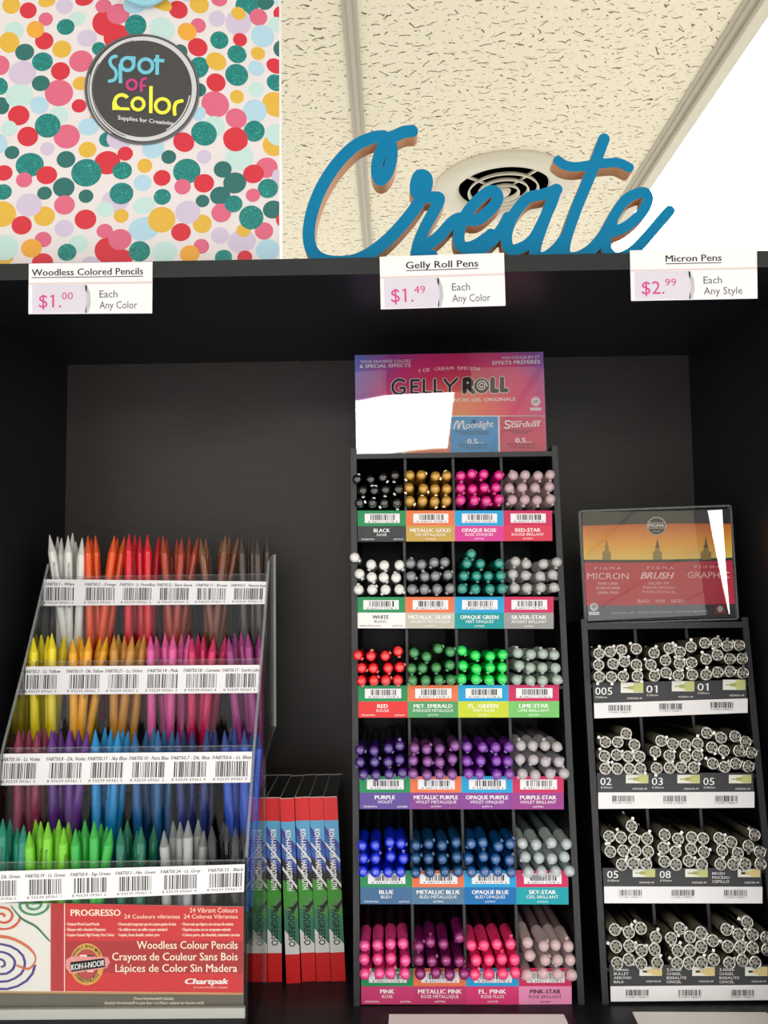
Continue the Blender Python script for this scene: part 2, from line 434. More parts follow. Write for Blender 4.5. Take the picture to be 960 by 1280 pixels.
# ------------------------------------------------------------------ gift bag on top of the cabinet
def gift_bag():
    Y = 0.035; d = 0.014
    a = at(350, 320, Y); x1 = a.x; x0 = at(-42, 320, Y).x; zt = at(180, -70, Y).z; z0 = ZT
    t = empty('gift_bag', ((x0 + x1) / 2, Y, z0)); bx, bz = t.location.x, z0
    tag(t, 'white paper gift bag with colourful polka dots standing on top of the cabinet', 'gift bag')
    PAPER = mat('glossy_white_paper', (226, 219, 222), 0.35, coat=0.25, coat_rough=0.12)
    mb = MB(); hx = (x1 - x0) / 2; H = zt - bz
    # open-topped paper body with folded gussets
    g = 0.002
    P = [(-hx, 0), (hx, 0), (hx - g, d / 2), (hx, d), (-hx, d), (-hx + g, d / 2)]
    n = len(P); vs = [(x, y, 0) for x, y in P] + [(x, y, H) for x, y in P]
    mb.mesh(vs, [(i, (i + 1) % n, n + (i + 1) % n, n + i) for i in range(n)] + [tuple(range(n))[::-1]], PAPER)
    mb.build('paper_body', t)
    cols = {'R': ('red_dot', (208, 36, 58)), 'P': ('pink_dot', (216, 98, 130)), 'Y': ('mustard_dot', (222, 176, 62)), 'O': ('orange_dot', (232, 164, 56)),
            'D': ('deep_teal_dot', (26, 104, 102)), 'L': ('lilac_dot', (204, 190, 216)), 'B': ('pale_blue_dot', (172, 208, 228)), 'M': ('mint_dot', (190, 220, 218))}
    M_ = {k: mat(nm, c, 0.4, coat=0.25, coat_rough=0.12) for k, (nm, c) in cols.items()}
    gm = mat('teal_glitter', (0, 140, 134), 0.35, spec=0.6); nn, ll = nodes(gm)
    vo = nn.new('ShaderNodeTexVoronoi'); vo.inputs['Scale'].default_value = 900
    tc = nn.new('ShaderNodeTexCoord'); ll.new(tc.outputs['Object'], vo.inputs['Vector'])
    cr = nn.new('ShaderNodeValToRGB'); e = cr.color_ramp.elements
    e[0].color = (lin(0), lin(112), lin(110), 1); e[0].position = 0.35; e[1].color = (lin(90), lin(205), lin(190), 1); e[1].position = 1.0
    x = e.new(0.85); x.color = (lin(0), lin(146), lin(140), 1)
    ll.new(vo.outputs['Color'], cr.inputs[0]); ll.new(cr.outputs[0], bsdf(gm).inputs['Base Color'])
    M_['G'] = gm
    Q = {(0, 0): "Y75,35,60,58 R188,70,57,54 Y312,10,58,38 L430,42,58,52 R563,0,62,38 R700,155,85,85 R780,250,90,90 P690,40,55,45 P788,93,77,68 B900,30,80,60 G905,170,72,72 P305,128,48,45 M95,205,66,60 Y62,283,68,70 R295,273,62,58 O236,197,58,57 M515,125,60,48 G438,180,60,53 L580,255,67,57 G660,325,48,45 D165,348,64,56 L150,488,92,82 G283,412,70,62 Y412,328,64,58 P540,408,80,72 P0,435,64,66 R403,474,64,60 P393,620,95,88 D272,556,60,52 Y538,556,55,45 G0,575,53,58 D10,705,52,58 M128,640,92,78 B262,702,60,58 R527,706,50,45 R125,770,72,66 M390,770,65,62 R185,910,70,66 P445,910,88,80 G318,838,86,80 M60,855,54,50 Y625,785,30,25 B590,845,70,58",
         (180, 0): "M120,195,88,78 R228,65,66,58 Y110,20,85,42 L280,-20,50,30 Y368,30,66,58 P500,-10,58,52 G690,30,78,90 L487,125,55,54 L630,150,88,88 Y630,90,50,42 P763,115,60,56 D815,0,58,70 M920,0,60,50 R910,90,48,48 M890,165,60,48 B790,240,78,72 P362,170,52,48 R358,315,68,60 O288,212,65,58 G502,268,62,58 R640,265,48,44 G620,362,66,58 Y760,357,48,42 D920,325,58,58 D240,345,50,50 G365,450,66,72 Y482,410,70,58 G618,500,78,72 B748,457,56,47 R875,440,62,48 G880,552,65,54 M748,597,55,52 R480,550,66,60 D370,600,45,45 P475,695,95,85 Y620,645,47,45 Y880,697,95,80 B740,740,80,75 P615,790,72,66 B370,760,40,50 M470,840,70,65 G400,890,88,80 Y870,965,80,76 M890,900,80,70 R610,930,85,75 G735,875,70,70",
         (0, 165): "D80,137,50,44 L315,113,48,45 Y583,118,60,53 G715,50,55,50 L800,40,90,75 G198,220,95,80 R25,273,60,52 P161,320,55,50 R312,288,70,60 D440,183,63,56 R715,205,88,78 G576,272,102,92 R835,145,52,47 G815,258,66,58 Y965,225,50,48 B950,340,60,55 D297,408,50,44 D425,370,73,66 D573,428,50,45 G20,400,60,52 Y295,562,72,66 L193,487,86,78 Y10,548,98,86 R145,622,68,62 P430,487,70,64 R570,583,73,66 L428,643,64,58 L770,460,95,75 G810,410,80,72 M702,515,58,52 Y808,560,50,46 B960,645,105,78 M960,490,78,55 P288,717,57,52 R283,870,72,62 O210,775,70,62 Y20,850,70,40 M30,770,92,85 M522,745,65,58 G447,802,63,57 R720,790,90,88 R800,850,85,70 P698,660,55,48 P800,717,78,70 L600,875,60,45 G930,795,72,68 B0,75,48,65",
         (180, 165): "R265,68,72,64 L400,165,50,46 B60,110,75,66 D165,167,50,46 G285,262,92,84 P257,365,55,52 R400,342,68,62 M635,175,92,82 R610,50,82,80 P817,238,75,68 R730,280,70,62 L890,310,35,60 D525,250,60,55 D605,340,77,70 D508,425,68,60 P515,540,66,62 G597,480,60,56 L652,730,95,78 Y665,655,48,44 P800,660,62,58 G715,570,82,80 G826,377,68,64 P727,422,48,44 D860,517,68,60 R905,590,25,40 R120,306,58,53 G122,433,58,53 D390,460,46,42 Y388,612,64,62 L292,535,84,77 Y118,585,92,86 R247,668,66,60 L507,690,60,56 P382,762,52,50 B825,785,80,70 O305,815,66,60 M137,800,84,70 G530,835,58,50 R672,835,50,45"}
    fm = lambda px, py: ((lambda p: (p.x - bx, p.z - bz))(at(px, py, Y)))
    pr = Print(fm, 0.00003); done = []
    xr = 349.0
    dots = []
    for (ox, oy), sx in Q.items():
        for w in sx.split():
            k = w[0]; x, y, rx, ry = [float(q) for q in w[1:].split(',')]
            dots.append((k, ox + x / 5.333, oy + y / 5.333, rx / 5.333, ry / 5.333))
    for y in (-15, -40): # the pattern goes on above and left of the picture
        for i in range(13): dots.append((rnd.choice('RPYDLBMG'), 5 + i * 28 + rnd.uniform(-6, 6), y + rnd.uniform(-5, 5) - 3, rnd.uniform(8, 13), rnd.uniform(8, 13)))
    for i in range(14): dots.append((rnd.choice('RPYDLBMG'), -26 + rnd.uniform(-5, 5), 10 + i * 24, rnd.uniform(8, 12), rnd.uniform(8, 12)))
    for k, x, y, rx, ry in dots:
        tilt = 0.5 if x > 190 and y < 180 else -0.2
        pr.lay = 1 + max([q[4] for q in done if math.hypot(q[0] - x, q[1] - y) < max(q[2], q[3]) + max(rx, ry)] + [0])
        done.append((x, y, rx, ry, pr.lay))
        pr.ell(x, y, rx, ry, M_[k], 26, tilt, (-41, -68, xr, 331))
    pr.build('dot_print', t)
    # round logo sticker
    z = lambda px, py: fm(100 + px / 6.0, 30 + py / 6.0)
    pr = Print(z, 0.00004, 26)
    G1 = mat('sticker_charcoal', (62, 62, 66), 0.4, coat=0.2); G2 = mat('sticker_silver', (205, 207, 212), 0.35); G3 = mat('sticker_rim_grey', (96, 96, 102), 0.4)
    pr.ell(468, 495, 432, 415, G3, 64, 0.1); pr.up(); pr.ell(468, 492, 418, 402, G1, 64, 0.1); pr.up()
    pr.ell(475, 492, 402, 392, G2, 64, 0.1); pr.up(); pr.ell(470, 492, 372, 362, G1, 64, 0.1); pr.up()
    for a0, a1, rr, w, mm in ((150, 250, 378, 7, G1), (20, 75, 352, 5, G1), (-60, -8, 356, 9, G2), (100, 140, 366, 5, G1), (165, 235, 408, 6, G2)):
        pr.arc(472, 492, rr, w, a0, a1, mm, 30); pr.up()
    CB = mat('sticker_sky_blue', (110, 196, 220), 0.4); CM = mat('sticker_magenta', (204, 56, 130), 0.4); CY = mat('sticker_yellow', (242, 236, 74), 0.4)
    def st(*a):
        pr.stroke(*a); pr.up(0.6)
    def arc_(*a):
        pr.arc(*a); pr.up(0.6)
    def poly_(*a):
        pr.poly(*a); pr.up(0.6)
    st([(280, 250), (248, 256), (229, 285), (240, 320), (266, 348), (277, 385), (262, 425), (218, 437)], 25, CB, False, 5)
    st([(308, 452), (306, 310)], 27, CB, False); arc_(360, 308, 47, 27, 0, 360, CB, 36); poly_([(362, 248), (422, 252), (418, 312), (395, 290)], CB)
    arc_(497, 322, 51, 26, 0, 360, CB, 36)
    st([(584, 240), (582, 389)], 28, CB, False); st([(556, 280), (636, 284)], 26, CB, False)
    arc_(393, 463, 36, 19, 0, 360, CM, 32); st([(465, 516), (463, 452), (474, 424), (502, 416)], 19, CM, False, 4); st([(452, 468), (500, 472)], 17, CM, False)
    arc_(318, 592, 52, 27, 35, 250, CY, 32); poly_([(248, 600), (262, 592), (300, 632), (372, 634), (380, 656), (247, 652)], CY); poly_([(247, 590), (275, 592), (275, 654), (247, 652)], CY)
    arc_(440, 608, 44, 25, 0, 360, CY, 36); st([(537, 474), (535, 677)], 27, CY, False); arc_(623, 622, 52, 26, 0, 360, CY, 36)
    st([(716, 692), (712, 640), (728, 598), (776, 584)], 27, CY, False, 5)
    pr.text('Supplies for Creativity', 290, 705, 724, 30, WHITEINK, 0.012, y1=768)
    pr.build('logo_sticker', t)
    # twisted cord handle drooping over the front
    CORD = mat('pale_blue_cord', (150, 206, 224), 0.7); mb = MB()
    c = [at(px, py, Y) for px, py in ((118, -62), (132, -28), (150, -2), (164, 7), (180, 9.5), (196, 6), (213, -3), (234, -28), (248, -62))]
    pts = catmull([(p.x - bx, -0.008 - 0.004 * math.sin(i), p.z - bz) for i, p in enumerate(c)], 6)
    mb.tube(pts, 0.0026, CORD, 8); mb.build('cord_handle', t)
gift_bag()

# ------------------------------------------------------------------ blue wooden script sign
def create_sign():
    Y = 0.022; T = 0.0150
    L = lambda s_: [(370 + a / 4, 150 + b / 4) for a, b in s_]
    Rr = lambda s_: [(610 + a / 4, 150 + b / 4) for a, b in s_]
    V = lambda s_: [(520 + a / 4.364, 170 + b / 4.364) for a, b in s_]
    st = []
    st.append((L([(580, 58), (540, 62), (498, 80), (462, 92), (430, 84), (380, 92), (300, 128), (222, 200), (150, 300), (97, 410), (68, 520), (66, 610), (92, 672), (150, 706), (230, 712), (310, 698), (390, 655), (475, 585), (560, 490), (612, 420)]), 7.7))
    st.append((L([(462, 92), (478, 140), (476, 200), (458, 265), (424, 302), (405, 268), (408, 210), (428, 150), (448, 98)]), 7.4))
    st.append((L([(612, 420), (650, 345), (655, 300), (638, 278), (612, 284), (598, 330), (606, 372), (650, 388), (690, 388), (716, 395), (700, 440), (650, 530), (612, 620), (604, 680), (628, 706), (680, 680)]), 7.3))
    st.append((V([(0, 640), (60, 600), (130, 545), (200, 470), (250, 450), (330, 462), (410, 400), (446, 345), (428, 305), (390, 310), (320, 370), (268, 440), (236, 520), (238, 590), (275, 612), (340, 590), (410, 540)]), 7.3))
    st.append((Rr([(-75, 668), (-10, 630), (60, 560), (100, 490)]), 7.2))
    st.append((Rr([(345, 350), (270, 375), (205, 390), (150, 445), (108, 520), (92, 600), (112, 650), (165, 642), (225, 600), (275, 510), (318, 420), (340, 350)]), 7.0))
    st.append((Rr([(340, 350), (310, 430), (272, 530), (242, 620), (238, 676), (280, 690), (340, 650), (395, 580)]), 7.2))
    st.append((Rr([(580, 98), (540, 205), (500, 305), (450, 425), (408, 540), (385, 620), (388, 680), (440, 690), (510, 655), (570, 590), (620, 510)]), 7.2))
    st.append((Rr([(350, 205), (385, 228), (440, 237), (520, 226), (600, 217), (655, 217), (706, 240)]), 6.0))
    st.append((Rr([(600, 570), (690, 535), (770, 465), (800, 400), (785, 366), (745, 370), (690, 400), (640, 465), (600, 550), (590, 640), (640, 690), (720, 660), (800, 580), (860, 510), (908, 456)]), 6.6))
    x0, y0, x1, y1, h = 372.0, 150.0, 852.0, 345.0, 0.7
    gx = np.arange(x0, x1, h); gy = np.arange(y0, y1, h); X, Yg = np.meshgrid(gx, gy)
    D = np.full(X.shape, -99.0)
    for pts, r in st:
        c = catmull(pts, 5); n = len(c)
        for i, ((ax, ay), (bx, by)) in enumerate(zip(c, c[1:])):
            rr = r
            i0 = max(int((min(ax, bx) - r - 4 - x0) / h), 0); i1 = int((max(ax, bx) + r + 4 - x0) / h) + 1
            j0 = max(int((min(ay, by) - r - 4 - y0) / h), 0); j1 = int((max(ay, by) + r + 4 - y0) / h) + 1
            xs, ys = X[j0:j1, i0:i1], Yg[j0:j1, i0:i1]
            dx, dy = bx - ax, by - ay; L2 = dx * dx + dy * dy + 1e-9
            t = np.clip(((xs - ax) * dx + (ys - ay) * dy) / L2, 0, 1)
            d = rr - np.hypot(xs - ax - t * dx, ys - ay - t * dy)
            D[j0:j1, i0:i1] = np.maximum(D[j0:j1, i0:i1], d)
    D = np.minimum(D, (334.0 - Yg))                      # flat foot on the board
    # contour by marching squares
    seg = {}
    H_, W_ = D.shape
    def ed(j, i, k):
        if k == 0: a, b = (j, i), (j, i + 1)
        elif k == 1: a, b = (j, i + 1), (j + 1, i + 1)
        elif k == 2: a, b = (j + 1, i), (j + 1, i + 1)
        else: a, b = (j, i), (j + 1, i)
        return (a, b)
    def pos(e):
        (j, i), (j2, i2) = e; a, b = D[j, i], D[j2, i2]; t = a / (a - b)
        return (x0 + h * (i + (i2 - i) * t), y0 + h * (j + (j2 - j) * t))
    TBL = {1: [(3, 0)], 2: [(0, 1)], 3: [(3, 1)], 4: [(1, 2)], 5: [(3, 2), (1, 0)], 6: [(0, 2)], 7: [(3, 2)], 8: [(2, 3)], 9: [(2, 0)], 10: [(0, 3), (2, 1)], 11: [(2, 1)], 12: [(1, 3)], 13: [(1, 0)], 14: [(0, 3)]}
    In = D > 0
    code = In[:-1, :-1] * 1 + In[:-1, 1:] * 2 + In[1:, 1:] * 4 + In[1:, :-1] * 8
    for j, i in zip(*np.nonzero((code > 0) & (code < 15))):
        for a, b in TBL[int(code[j, i])]: seg[ed(j, i, a)] = ed(j, i, b)
    loops = []
    while seg:
        k, nx = seg.popitem(); lp = [k]
        while nx in seg: lp.append(nx); nx = seg.pop(nx)
        if len(lp) > 12: loops.append([pos(e) for e in lp])
    o = at(610, 333.5, Y)
    cu = bpy.data.curves.new('script', 'CURVE'); cu.dimensions = '2D'; cu.fill_mode = 'BOTH'; cu.extrude = T / 2
    for lp in loops:
        lp = lp[::2]
        q = [at(a, b, Y) for a, b in lp]; s_ = cu.splines.new('POLY'); s_.points.add(len(q) - 1); s_.use_cyclic_u = True
        for pt, w in zip(s_.points, q): pt.co = (w.x - o.x, w.z - ZT, 0, 1)
    tmp = bpy.data.objects.new('script', cu); COL.objects.link(tmp)
    me = bpy.data.meshes.new_from_object(tmp); bpy.data.objects.remove(tmp)
    BLUE = mat('turquoise_blue_paint', (0, 118, 164), 0.6, spec=0.2); MDF = mat('raw_fibreboard', (196, 148, 108), 0.8)
    me.materials.clear(); me.materials.append(BLUE); me.materials.append(MDF)
    for p in me.polygons: p.material_index = 0 if abs(p.normal.z) > 0.7 and p.center.z > 0 else 1
    me.transform(Matrix.Rotation(R(90), 4, 'X'))
    zmin = min(v.co.z for v in me.vertices)
    me.transform(Matrix.Translation((0, 0, -zmin)))
    ob = bpy.data.objects.new('word_sign', me); COL.objects.link(ob); ob.location = (o.x, Y + T / 2, ZT)
    tag(ob, 'turquoise wooden script word Create with bare brown edges standing on the cabinet', 'sign')
create_sign()

# ------------------------------------------------------------------ price tags taped to the board
def price_tag(TL, TR, BR, BL, title, price, cents, l2, label):
    Y = -0.0012
    c = [at(*p, Y) for p in (TL, TR, BR, BL)]
    o = Vector(((c[3].x + c[2].x) / 2, Y, (c[3].z + c[2].z) / 2))
    q = [(p.x - o.x, p.z - o.z) for p in c]
    pr = Print(quadmap(*q), 0.00005)
    pr.prism(q[::-1], 'y', 0.0, 0.0008, CARD)
    LIL = mat('lilac_grey_print', (212, 206, 220), 0.55); LIL2 = mat('pale_swoosh_print', (186, 186, 192), 0.55); ROSE = mat('salmon_line_print', (226, 170, 160), 0.55)
    pr.rect(0.03, 0.43, 0.46, 0.985, LIL)
    pr.up(); pr.poly([(0.44, 0.43), (0.475, 0.45), (0.50, 0.6), (0.505, 0.8), (0.485, 0.985), (0.455, 0.985), (0.475, 0.8), (0.472, 0.6)], LIL2)
    pr.poly([(0.472, 0.43), (0.46, 0.43), (0.46, 0.985), (0.468, 0.985), (0.472, 0.8)], LIL)
    pr.rect(0.0, 0.39, 1.0, 0.402, ROSE); pr.rect(0.0, 0.415, 1.0, 0.423, LIL2); pr.up()
    w = 0.47 if len(title) > 18 else 0.29 if len(title) > 11 else 0.22
    # seriffed heading, underlined
    cx = 0.475 if len(title) > 18 else 0.5
    pr.text(title, cx - w + 0.02 * (w > .4), cx + w - 0.02 * (w > .4), 0.245, 0.13, INK, 0.015)
    pr.rect(cx - w + 0.02 * (w > .4), 0.275, cx + w - 0.02 * (w > .4), 0.29, INK)
    pr.text('$' + price + '.', 0.085, 0.265, 0.875, 0.25, PINKINK)
    pr.text(cents, 0.27, 0.36, 0.72, 0.14, PINKINK)
    pr.text('Each', 0.575, 0.72, 0.69, 0.14, GREYINK); pr.text(l2, 0.575, 0.88, 0.905, 0.14, GREYINK)
    ob = pr.build('price_tag', None, o)
    tag(ob, label, 'price tag', 'price tags along the top board')
price_tag((36, 329.5), (190.5, 327), (190, 391.5), (35.5, 392.5), 'Woodless Colored Pencils', '1', '00', 'Any Color', 'white price tag reading Woodless Colored Pencils one dollar on the cabinet top edge')
price_tag((474.5, 321), (630, 316), (632, 382), (476, 386.5), 'Gelly Roll Pens', '1', '49', 'Any Color', 'white price tag reading 1.49 above the tall coloured pen rack')
price_tag((787.5, 313), (946, 309.5), (947, 373), (789, 376), 'Micron Pens', '2', '99', 'Any Style', 'white price tag reading 2.99 above the silver pen rack')

# blank cards lying on the shelf
def flat_card(p0, p1, p2, label):
    a, b, c = [atz(*p, ZS + 0.001) for p in (p0, p1, p2)]
    y1 = 0.012; o = Vector(((a.x + b.x) / 2, y1, ZS))
    m = MB(); n = 6; vs = []; fs = []
    y0 = (a.y + b.y) / 2; wx = (c.x - b.x) / max(b.y - c.y, 1e-3)
    sx0, sx1 = a.x - o.x, b.x - o.x
    q = [(sx0 + 0.001, y0 - y1 + 0.001), (sx0 - 0.001, 0.0), (sx1 + 0.002, 0.0), (sx1 - 0.001, y0 - y1 - 0.001)]
    m.prism(q, 'z', 0.0, 0.0012, CARD)
    ob = m.build('shelf_card', None, o)
    tag(ob, label, 'card', 'blank cards on the shelf')
flat_card((485, 1268), (706, 1268), (709, 1279), 'blank white card lying on the shelf below the coloured pen rack')
flat_card((790, 1266.5), (958, 1264), (965, 1279), 'blank white card lying on the shelf below the silver pen rack')

# ------------------------------------------------------------------ tall rack of coloured gel pens
ORD = {1: ['only'], 2: ['left', 'right'], 3: ['left', 'middle', 'right'], 4: ['leftmost', 'second from left', 'third from left', 'rightmost'],
       5: ['leftmost', 'second from left', 'middle', 'fourth from left', 'rightmost'],
       6: ['leftmost', 'second from left', 'third from left', 'fourth from left', 'fifth from left', 'rightmost'],
       7: ['leftmost', 'second from left', 'third from left', 'middle', 'fifth from left', 'sixth from left', 'rightmost'],
       8: ['leftmost', 'second from left', 'third from left', 'fourth from left', 'fifth from left', 'sixth from left', 'seventh from left', 'rightmost']}
GB = atz(586, 1256, ZS)
gel = empty('pen_display_rack', (GB.x, GB.y, ZS), (R(-5.0), 0, 0))
tag(gel, 'tall black rack of coloured gel pens with a pink header card', 'pen rack')
GM = mtx(gel); TN = math.tan(R(5.0))
GREEN, ORNG, CYAN, CRIM = (mat('green_print', (28, 140, 84), 0.5), mat('orange_print', (228, 116, 72), 0.5), mat('cyan_print', (22, 158, 214), 0.5), mat('crimson_print', (200, 38, 92), 0.5))
GROWS = [((446.7, 638), (690.3, 638), (690.7, 676), (447, 677)), ((444.8, 746.3), (692.2, 745.8), (692.3, 786), (445, 785.3)),
         ((446.5, 857), (699, 856), (699.2, 897), (447, 897.2)), ((449, 970.5), (704.8, 970.5), (705, 1012), (449.5, 1011.6)),
         ((450, 1088.5), (710.5, 1088), (711, 1131), (450.5, 1130.6)), ((451, 1211), (714.5, 1210.4), (715, 1256.5), (451.5, 1256))]
GCELL = [[('BLACK', 'NOIR', (52, 58, 62), (10, 10, 12), 'glossy black', 's'), ('METALLIC GOLD', 'OR METALLIQUE', (196, 160, 76), (206, 158, 60), 'gold', 'm'), ('OPAQUE ROSE', 'ROSE OPAQUES', (214, 58, 148), (228, 22, 142), 'magenta rose', 's'), ('RED-STAR', 'ROUGE BRILLANT', (214, 52, 84), (236, 176, 186), 'clear pinkish', 'c')],
         [('WHITE', 'BLANC', (238, 236, 236), (232, 232, 230), 'white', 's'), ('METALLIC SILVER', 'ARGENT METALLIQUE', (190, 186, 174), (140, 143, 148), 'silver grey', 'm'), ('OPAQUE GREEN', 'VERT OPAQUES', (0, 148, 154), (0, 142, 128), 'teal green', 's'), ('SILVER-STAR', 'ARGENT BRILLANT', (150, 148, 150), (206, 204, 204), 'clear greyish', 'c')],
         [('RED', 'ROUGE', (222, 50, 50), (238, 24, 36), 'red', 's'), ('MET. EMERALD', 'EMERAUDE METALLIQUE', (76, 152, 98), (62, 146, 84), 'emerald green', 'm'), ('FL. GREEN', 'VERT FLUO', (196, 208, 48), (0, 222, 88), 'bright neon green', 's'), ('LIME-STAR', 'LIME BRILLANT', (116, 192, 104), (176, 212, 190), 'clear mint', 'c')],
         [('PURPLE', 'VIOLET', (96, 72, 152), (66, 30, 128), 'dark purple', 's'), ('METALLIC PURPLE', 'VIOLET METALLIQUE', (132, 62, 142), (140, 76, 156), 'mauve purple', 'm'), ('OPAQUE PURPLE', 'VIOLET OPAQUES', (136, 64, 150), (122, 40, 172), 'bright violet', 's'), ('PURPLE-STAR', 'VIOLET BRILLANT', (150, 58, 140), (208, 196, 212), 'clear lilac', 'c')],
         [('BLUE', 'BLEU', (62, 104, 148), (8, 44, 222), 'royal blue', 's'), ('METALLIC BLUE', 'BLEU METALLIQUE', (76, 118, 150), (24, 86, 142), 'steel blue', 'm'), ('OPAQUE BLUE', 'BLEU OPAQUES', (0, 106, 176), (8, 84, 152), 'deep blue', 's'), ('SKY-STAR', 'CIEL BRILLANT', (0, 156, 170), (186, 210, 216), 'clear pale blue', 'c')],
         [('PINK', 'ROSE', (196, 54, 112), (244, 72, 154), 'pink', 's'), ('METALLIC PINK', 'ROSE METALLIQUE', (190, 50, 108), (148, 32, 116), 'plum pink', 'm'), ('FL. PINK', 'ROSE FLUO', (208, 52, 116), (255, 58, 128), 'neon pink', 's'), ('PINK-STAR', 'ROSE BRILLANT', (228, 140, 186), (236, 190, 198), 'clear rosy', 'c')]]
GOFF = [(420, 420), (420, 420), (420, 740), (420, 740), (420, 1000), (420, 1000)]
GTIP = ["80,537 130,537 176,531 221,523|101,580 144,580 186,577 234,576|88,626 137,626 181,626 228,626/277,522 320,521 373,526 415,524|274,569 328,573 371,574 415,574|277,618 325,618 370,620 414,618/468,525 509,518 554,519 610,523|468,570 512,574 556,570 600,569|468,615 519,616 564,619 611,612/665,522 709,522 757,524 803,520|650,570 699,569 746,570 800,566|661,614 708,614 754,616 803,612",
        "70,830 132,857 181,860 238,859|88,892 134,904 179,905 226,906|85,951 136,951 186,951 238,950/280,853 321,857 368,849 408,848|282,901 333,902 373,900 420,896|286,949 332,949 380,948 428,946/508,817|491,854 542,854 612,853|480,900 527,900 571,900 617,899|474,947 523,949 577,948 622,947/673,846 714,855 778,855 828,848|663,893 711,898 765,900 813,895|670,945 716,945 768,943 817,943",
        "82,237 131,240 185,240 233,222|96,285 140,286 196,285 239,282|95,332 142,332 187,331 232,330/293,229 340,243 383,213 428,225|284,287 325,286 376,284 427,275|287,331 336,331 386,330 431,329/473,220 523,238 578,241 625,235|476,276 526,288 578,284 624,283|472,326 525,327 575,330 624,326/682,229 731,234 776,232 819,236|687,275 729,284 775,284 824,285|678,330 729,332 775,332 829,329",
        "90,592 143,595 197,586 239,576|91,638 145,637 196,637 239,628|103,685 150,687 199,684 249,679/294,585 340,590 389,588 446,577|289,631 343,636 389,638 437,627|289,681 341,687 388,684 436,685/492,580 550,583 599,583 648,582|491,634 543,633 602,634 644,635|498,682 539,683 604,684 650,683/693,576 738,577 783,576 829,581|690,627 740,629 785,636 835,637|700,683 747,686 803,682 855,680",
        "98,170 147,169 202,157 243,162|103,218 148,217 205,212 253,220|101,268 148,270 196,269 242,270/299,170 348,163 397,168 450,159|299,217 347,218 399,220 452,212|298,273 352,270 408,269 458,268/507,164 551,160 608,172 652,164|498,220 553,213 598,220 651,225|508,270 558,268 606,268 657,272/699,163 751,167 808,160 864,165|711,214 761,217 810,220 856,213|722,270 771,268 825,268 876,267",
        "108,546 156,543 205,540 251,538|106,598 157,597 206,595 260,600|108,652 163,652 204,650 259,650/311,547 354,533 402,538 462,515|311,600 360,603 413,602 462,605|316,653 374,648 426,655 480,652/507,544 554,542 603,540 654,539|525,599 574,599 622,596 669,597|520,655 573,653 625,651 672,648/718,533 778,545 822,542 870,547|726,582 784,600 832,600 878,600|716,655 777,652 832,654 884,656"]
GD = 0.150                                             # depth of the rack
TIPY = -0.013
hwid = 0.0995
top_v = uv(566, 566, GM)[1]
ear_v = uv(566, 559, GM)[1]
def rack_sides(root, hw, th, hv, depth, ear):
    for s in (-1, 1):
        m = MB(); x0, x1 = (hw, hw + th) if s > 0 else (-hw - th, -hw)
        m.prism([(0, 0.0), (depth, depth * TN), (depth, hv), (0.012, ear), (0, ear)], 'x', x0, x1, BLACKPL)
        m.box((x0 - 0.0004, -0.0012, 0.0), (x1 + 0.0004, 0.0015, ear), RACKEDGE)
        m.build('side_panel', root)
rack_sides(gel, hwid, 0.0050, top_v, GD, ear_v)
m = MB(); m.box((-hwid, GD - 0.004, 0.017), (hwid, GD, top_v), BLACKPL); m.build('back_panel', gel)
m = MB(); m.box((-hwid, 0.0, top_v - 0.004), (hwid, GD, top_v), BLACKPL); m.box((-hwid, -0.001, top_v - 0.005), (hwid, 0.002, top_v), RACKEDGE); m.build('top_panel', gel)

def pen_masters(cell):
    name, sub, band, capc, word, kind = cell
    key = word.replace(' ', '_')
    if kind == 's': mt = mat(key + '_cap_plastic', capc, 0.22, coat=1.0, coat_rough=0.04)
    elif kind == 'm': mt = mat(key + '_cap_plastic', capc, 0.30, 0.35, coat=0.7, coat_rough=0.06)
    else:
        mt = mat(key + '_cap_plastic', tuple(min(255, int(c * 0.4 + 150)) for c in capc), 0.2, coat=0.8)
        bsdf(mt).inputs['Alpha'].default_value = 0.55
    if kind == 'c': bar = mat(key + '_barrel_plastic', tuple(int(c * 0.8) for c in capc), 0.3)
    else: bar = mat(key + '_barrel_plastic', tuple(int(c * 0.25 + 12) for c in capc), 0.3, coat=0.3)
    r = 0.0050
    prof = [(r - r * math.cos(a), r * math.sin(a)) for a in [R(q) for q in (0, 18, 36, 54, 72, 90, 108)]]
    prof = [(t, q * 1.0) for t, q in prof] + [(0.0082, 0.0045), (0.011, 0.0046), (0.016, 0.0050), (0.038, 0.0053), (0.039, 0.0056), (0.041, 0.0056), (0.0412, 0.0046)]
    prof[0] = (0.0, 0.0)
    m = MB(); m.lathe(prof, mt, 18)
    cap = m.build('cap')
    m = MB(); m.box((-0.0014, 0.009, 0.0046), (0.0014, 0.034, 0.0064), mt); m.box((-0.0014, 0.030, 0.0040), (0.0014, 0.034, 0.0060), mt)
    m.box((-0.0011, 0.0085, 0.004), (0.0011, 0.012, 0.0058), mt)
    clip = m.build('clip')
    m = MB(); m.lathe([(0.0411, 0.0044), (0.060, 0.0046), (0.128, 0.0046), (0.1305, 0.0040), (0.132, 0.0)], bar, 12)
    parts = [cap, clip, m.build('barrel')]
    if kind == 'c':
        tint = {'clear pinkish': (216, 70, 104), 'clear rosy': (240, 92, 128), 'clear greyish': (196, 190, 192), 'clear mint': (150, 196, 168), 'clear lilac': (196, 160, 190), 'clear pale blue': (176, 208, 220)}[word]
        m = MB(); m.lathe([(0.0012, 0.0), (0.0016, 0.0015), (0.0035, 0.0024), (0.007, 0.0022), (0.030, 0.0022), (0.030, 0.0)], mat(key + '_refill_plug', tint, 0.4), 12)
        pl = m.build('refill_plug'); tag(pl, word.replace('clear ', '') + ' plug inside the clear cap', None); parts.append(pl)
    return parts
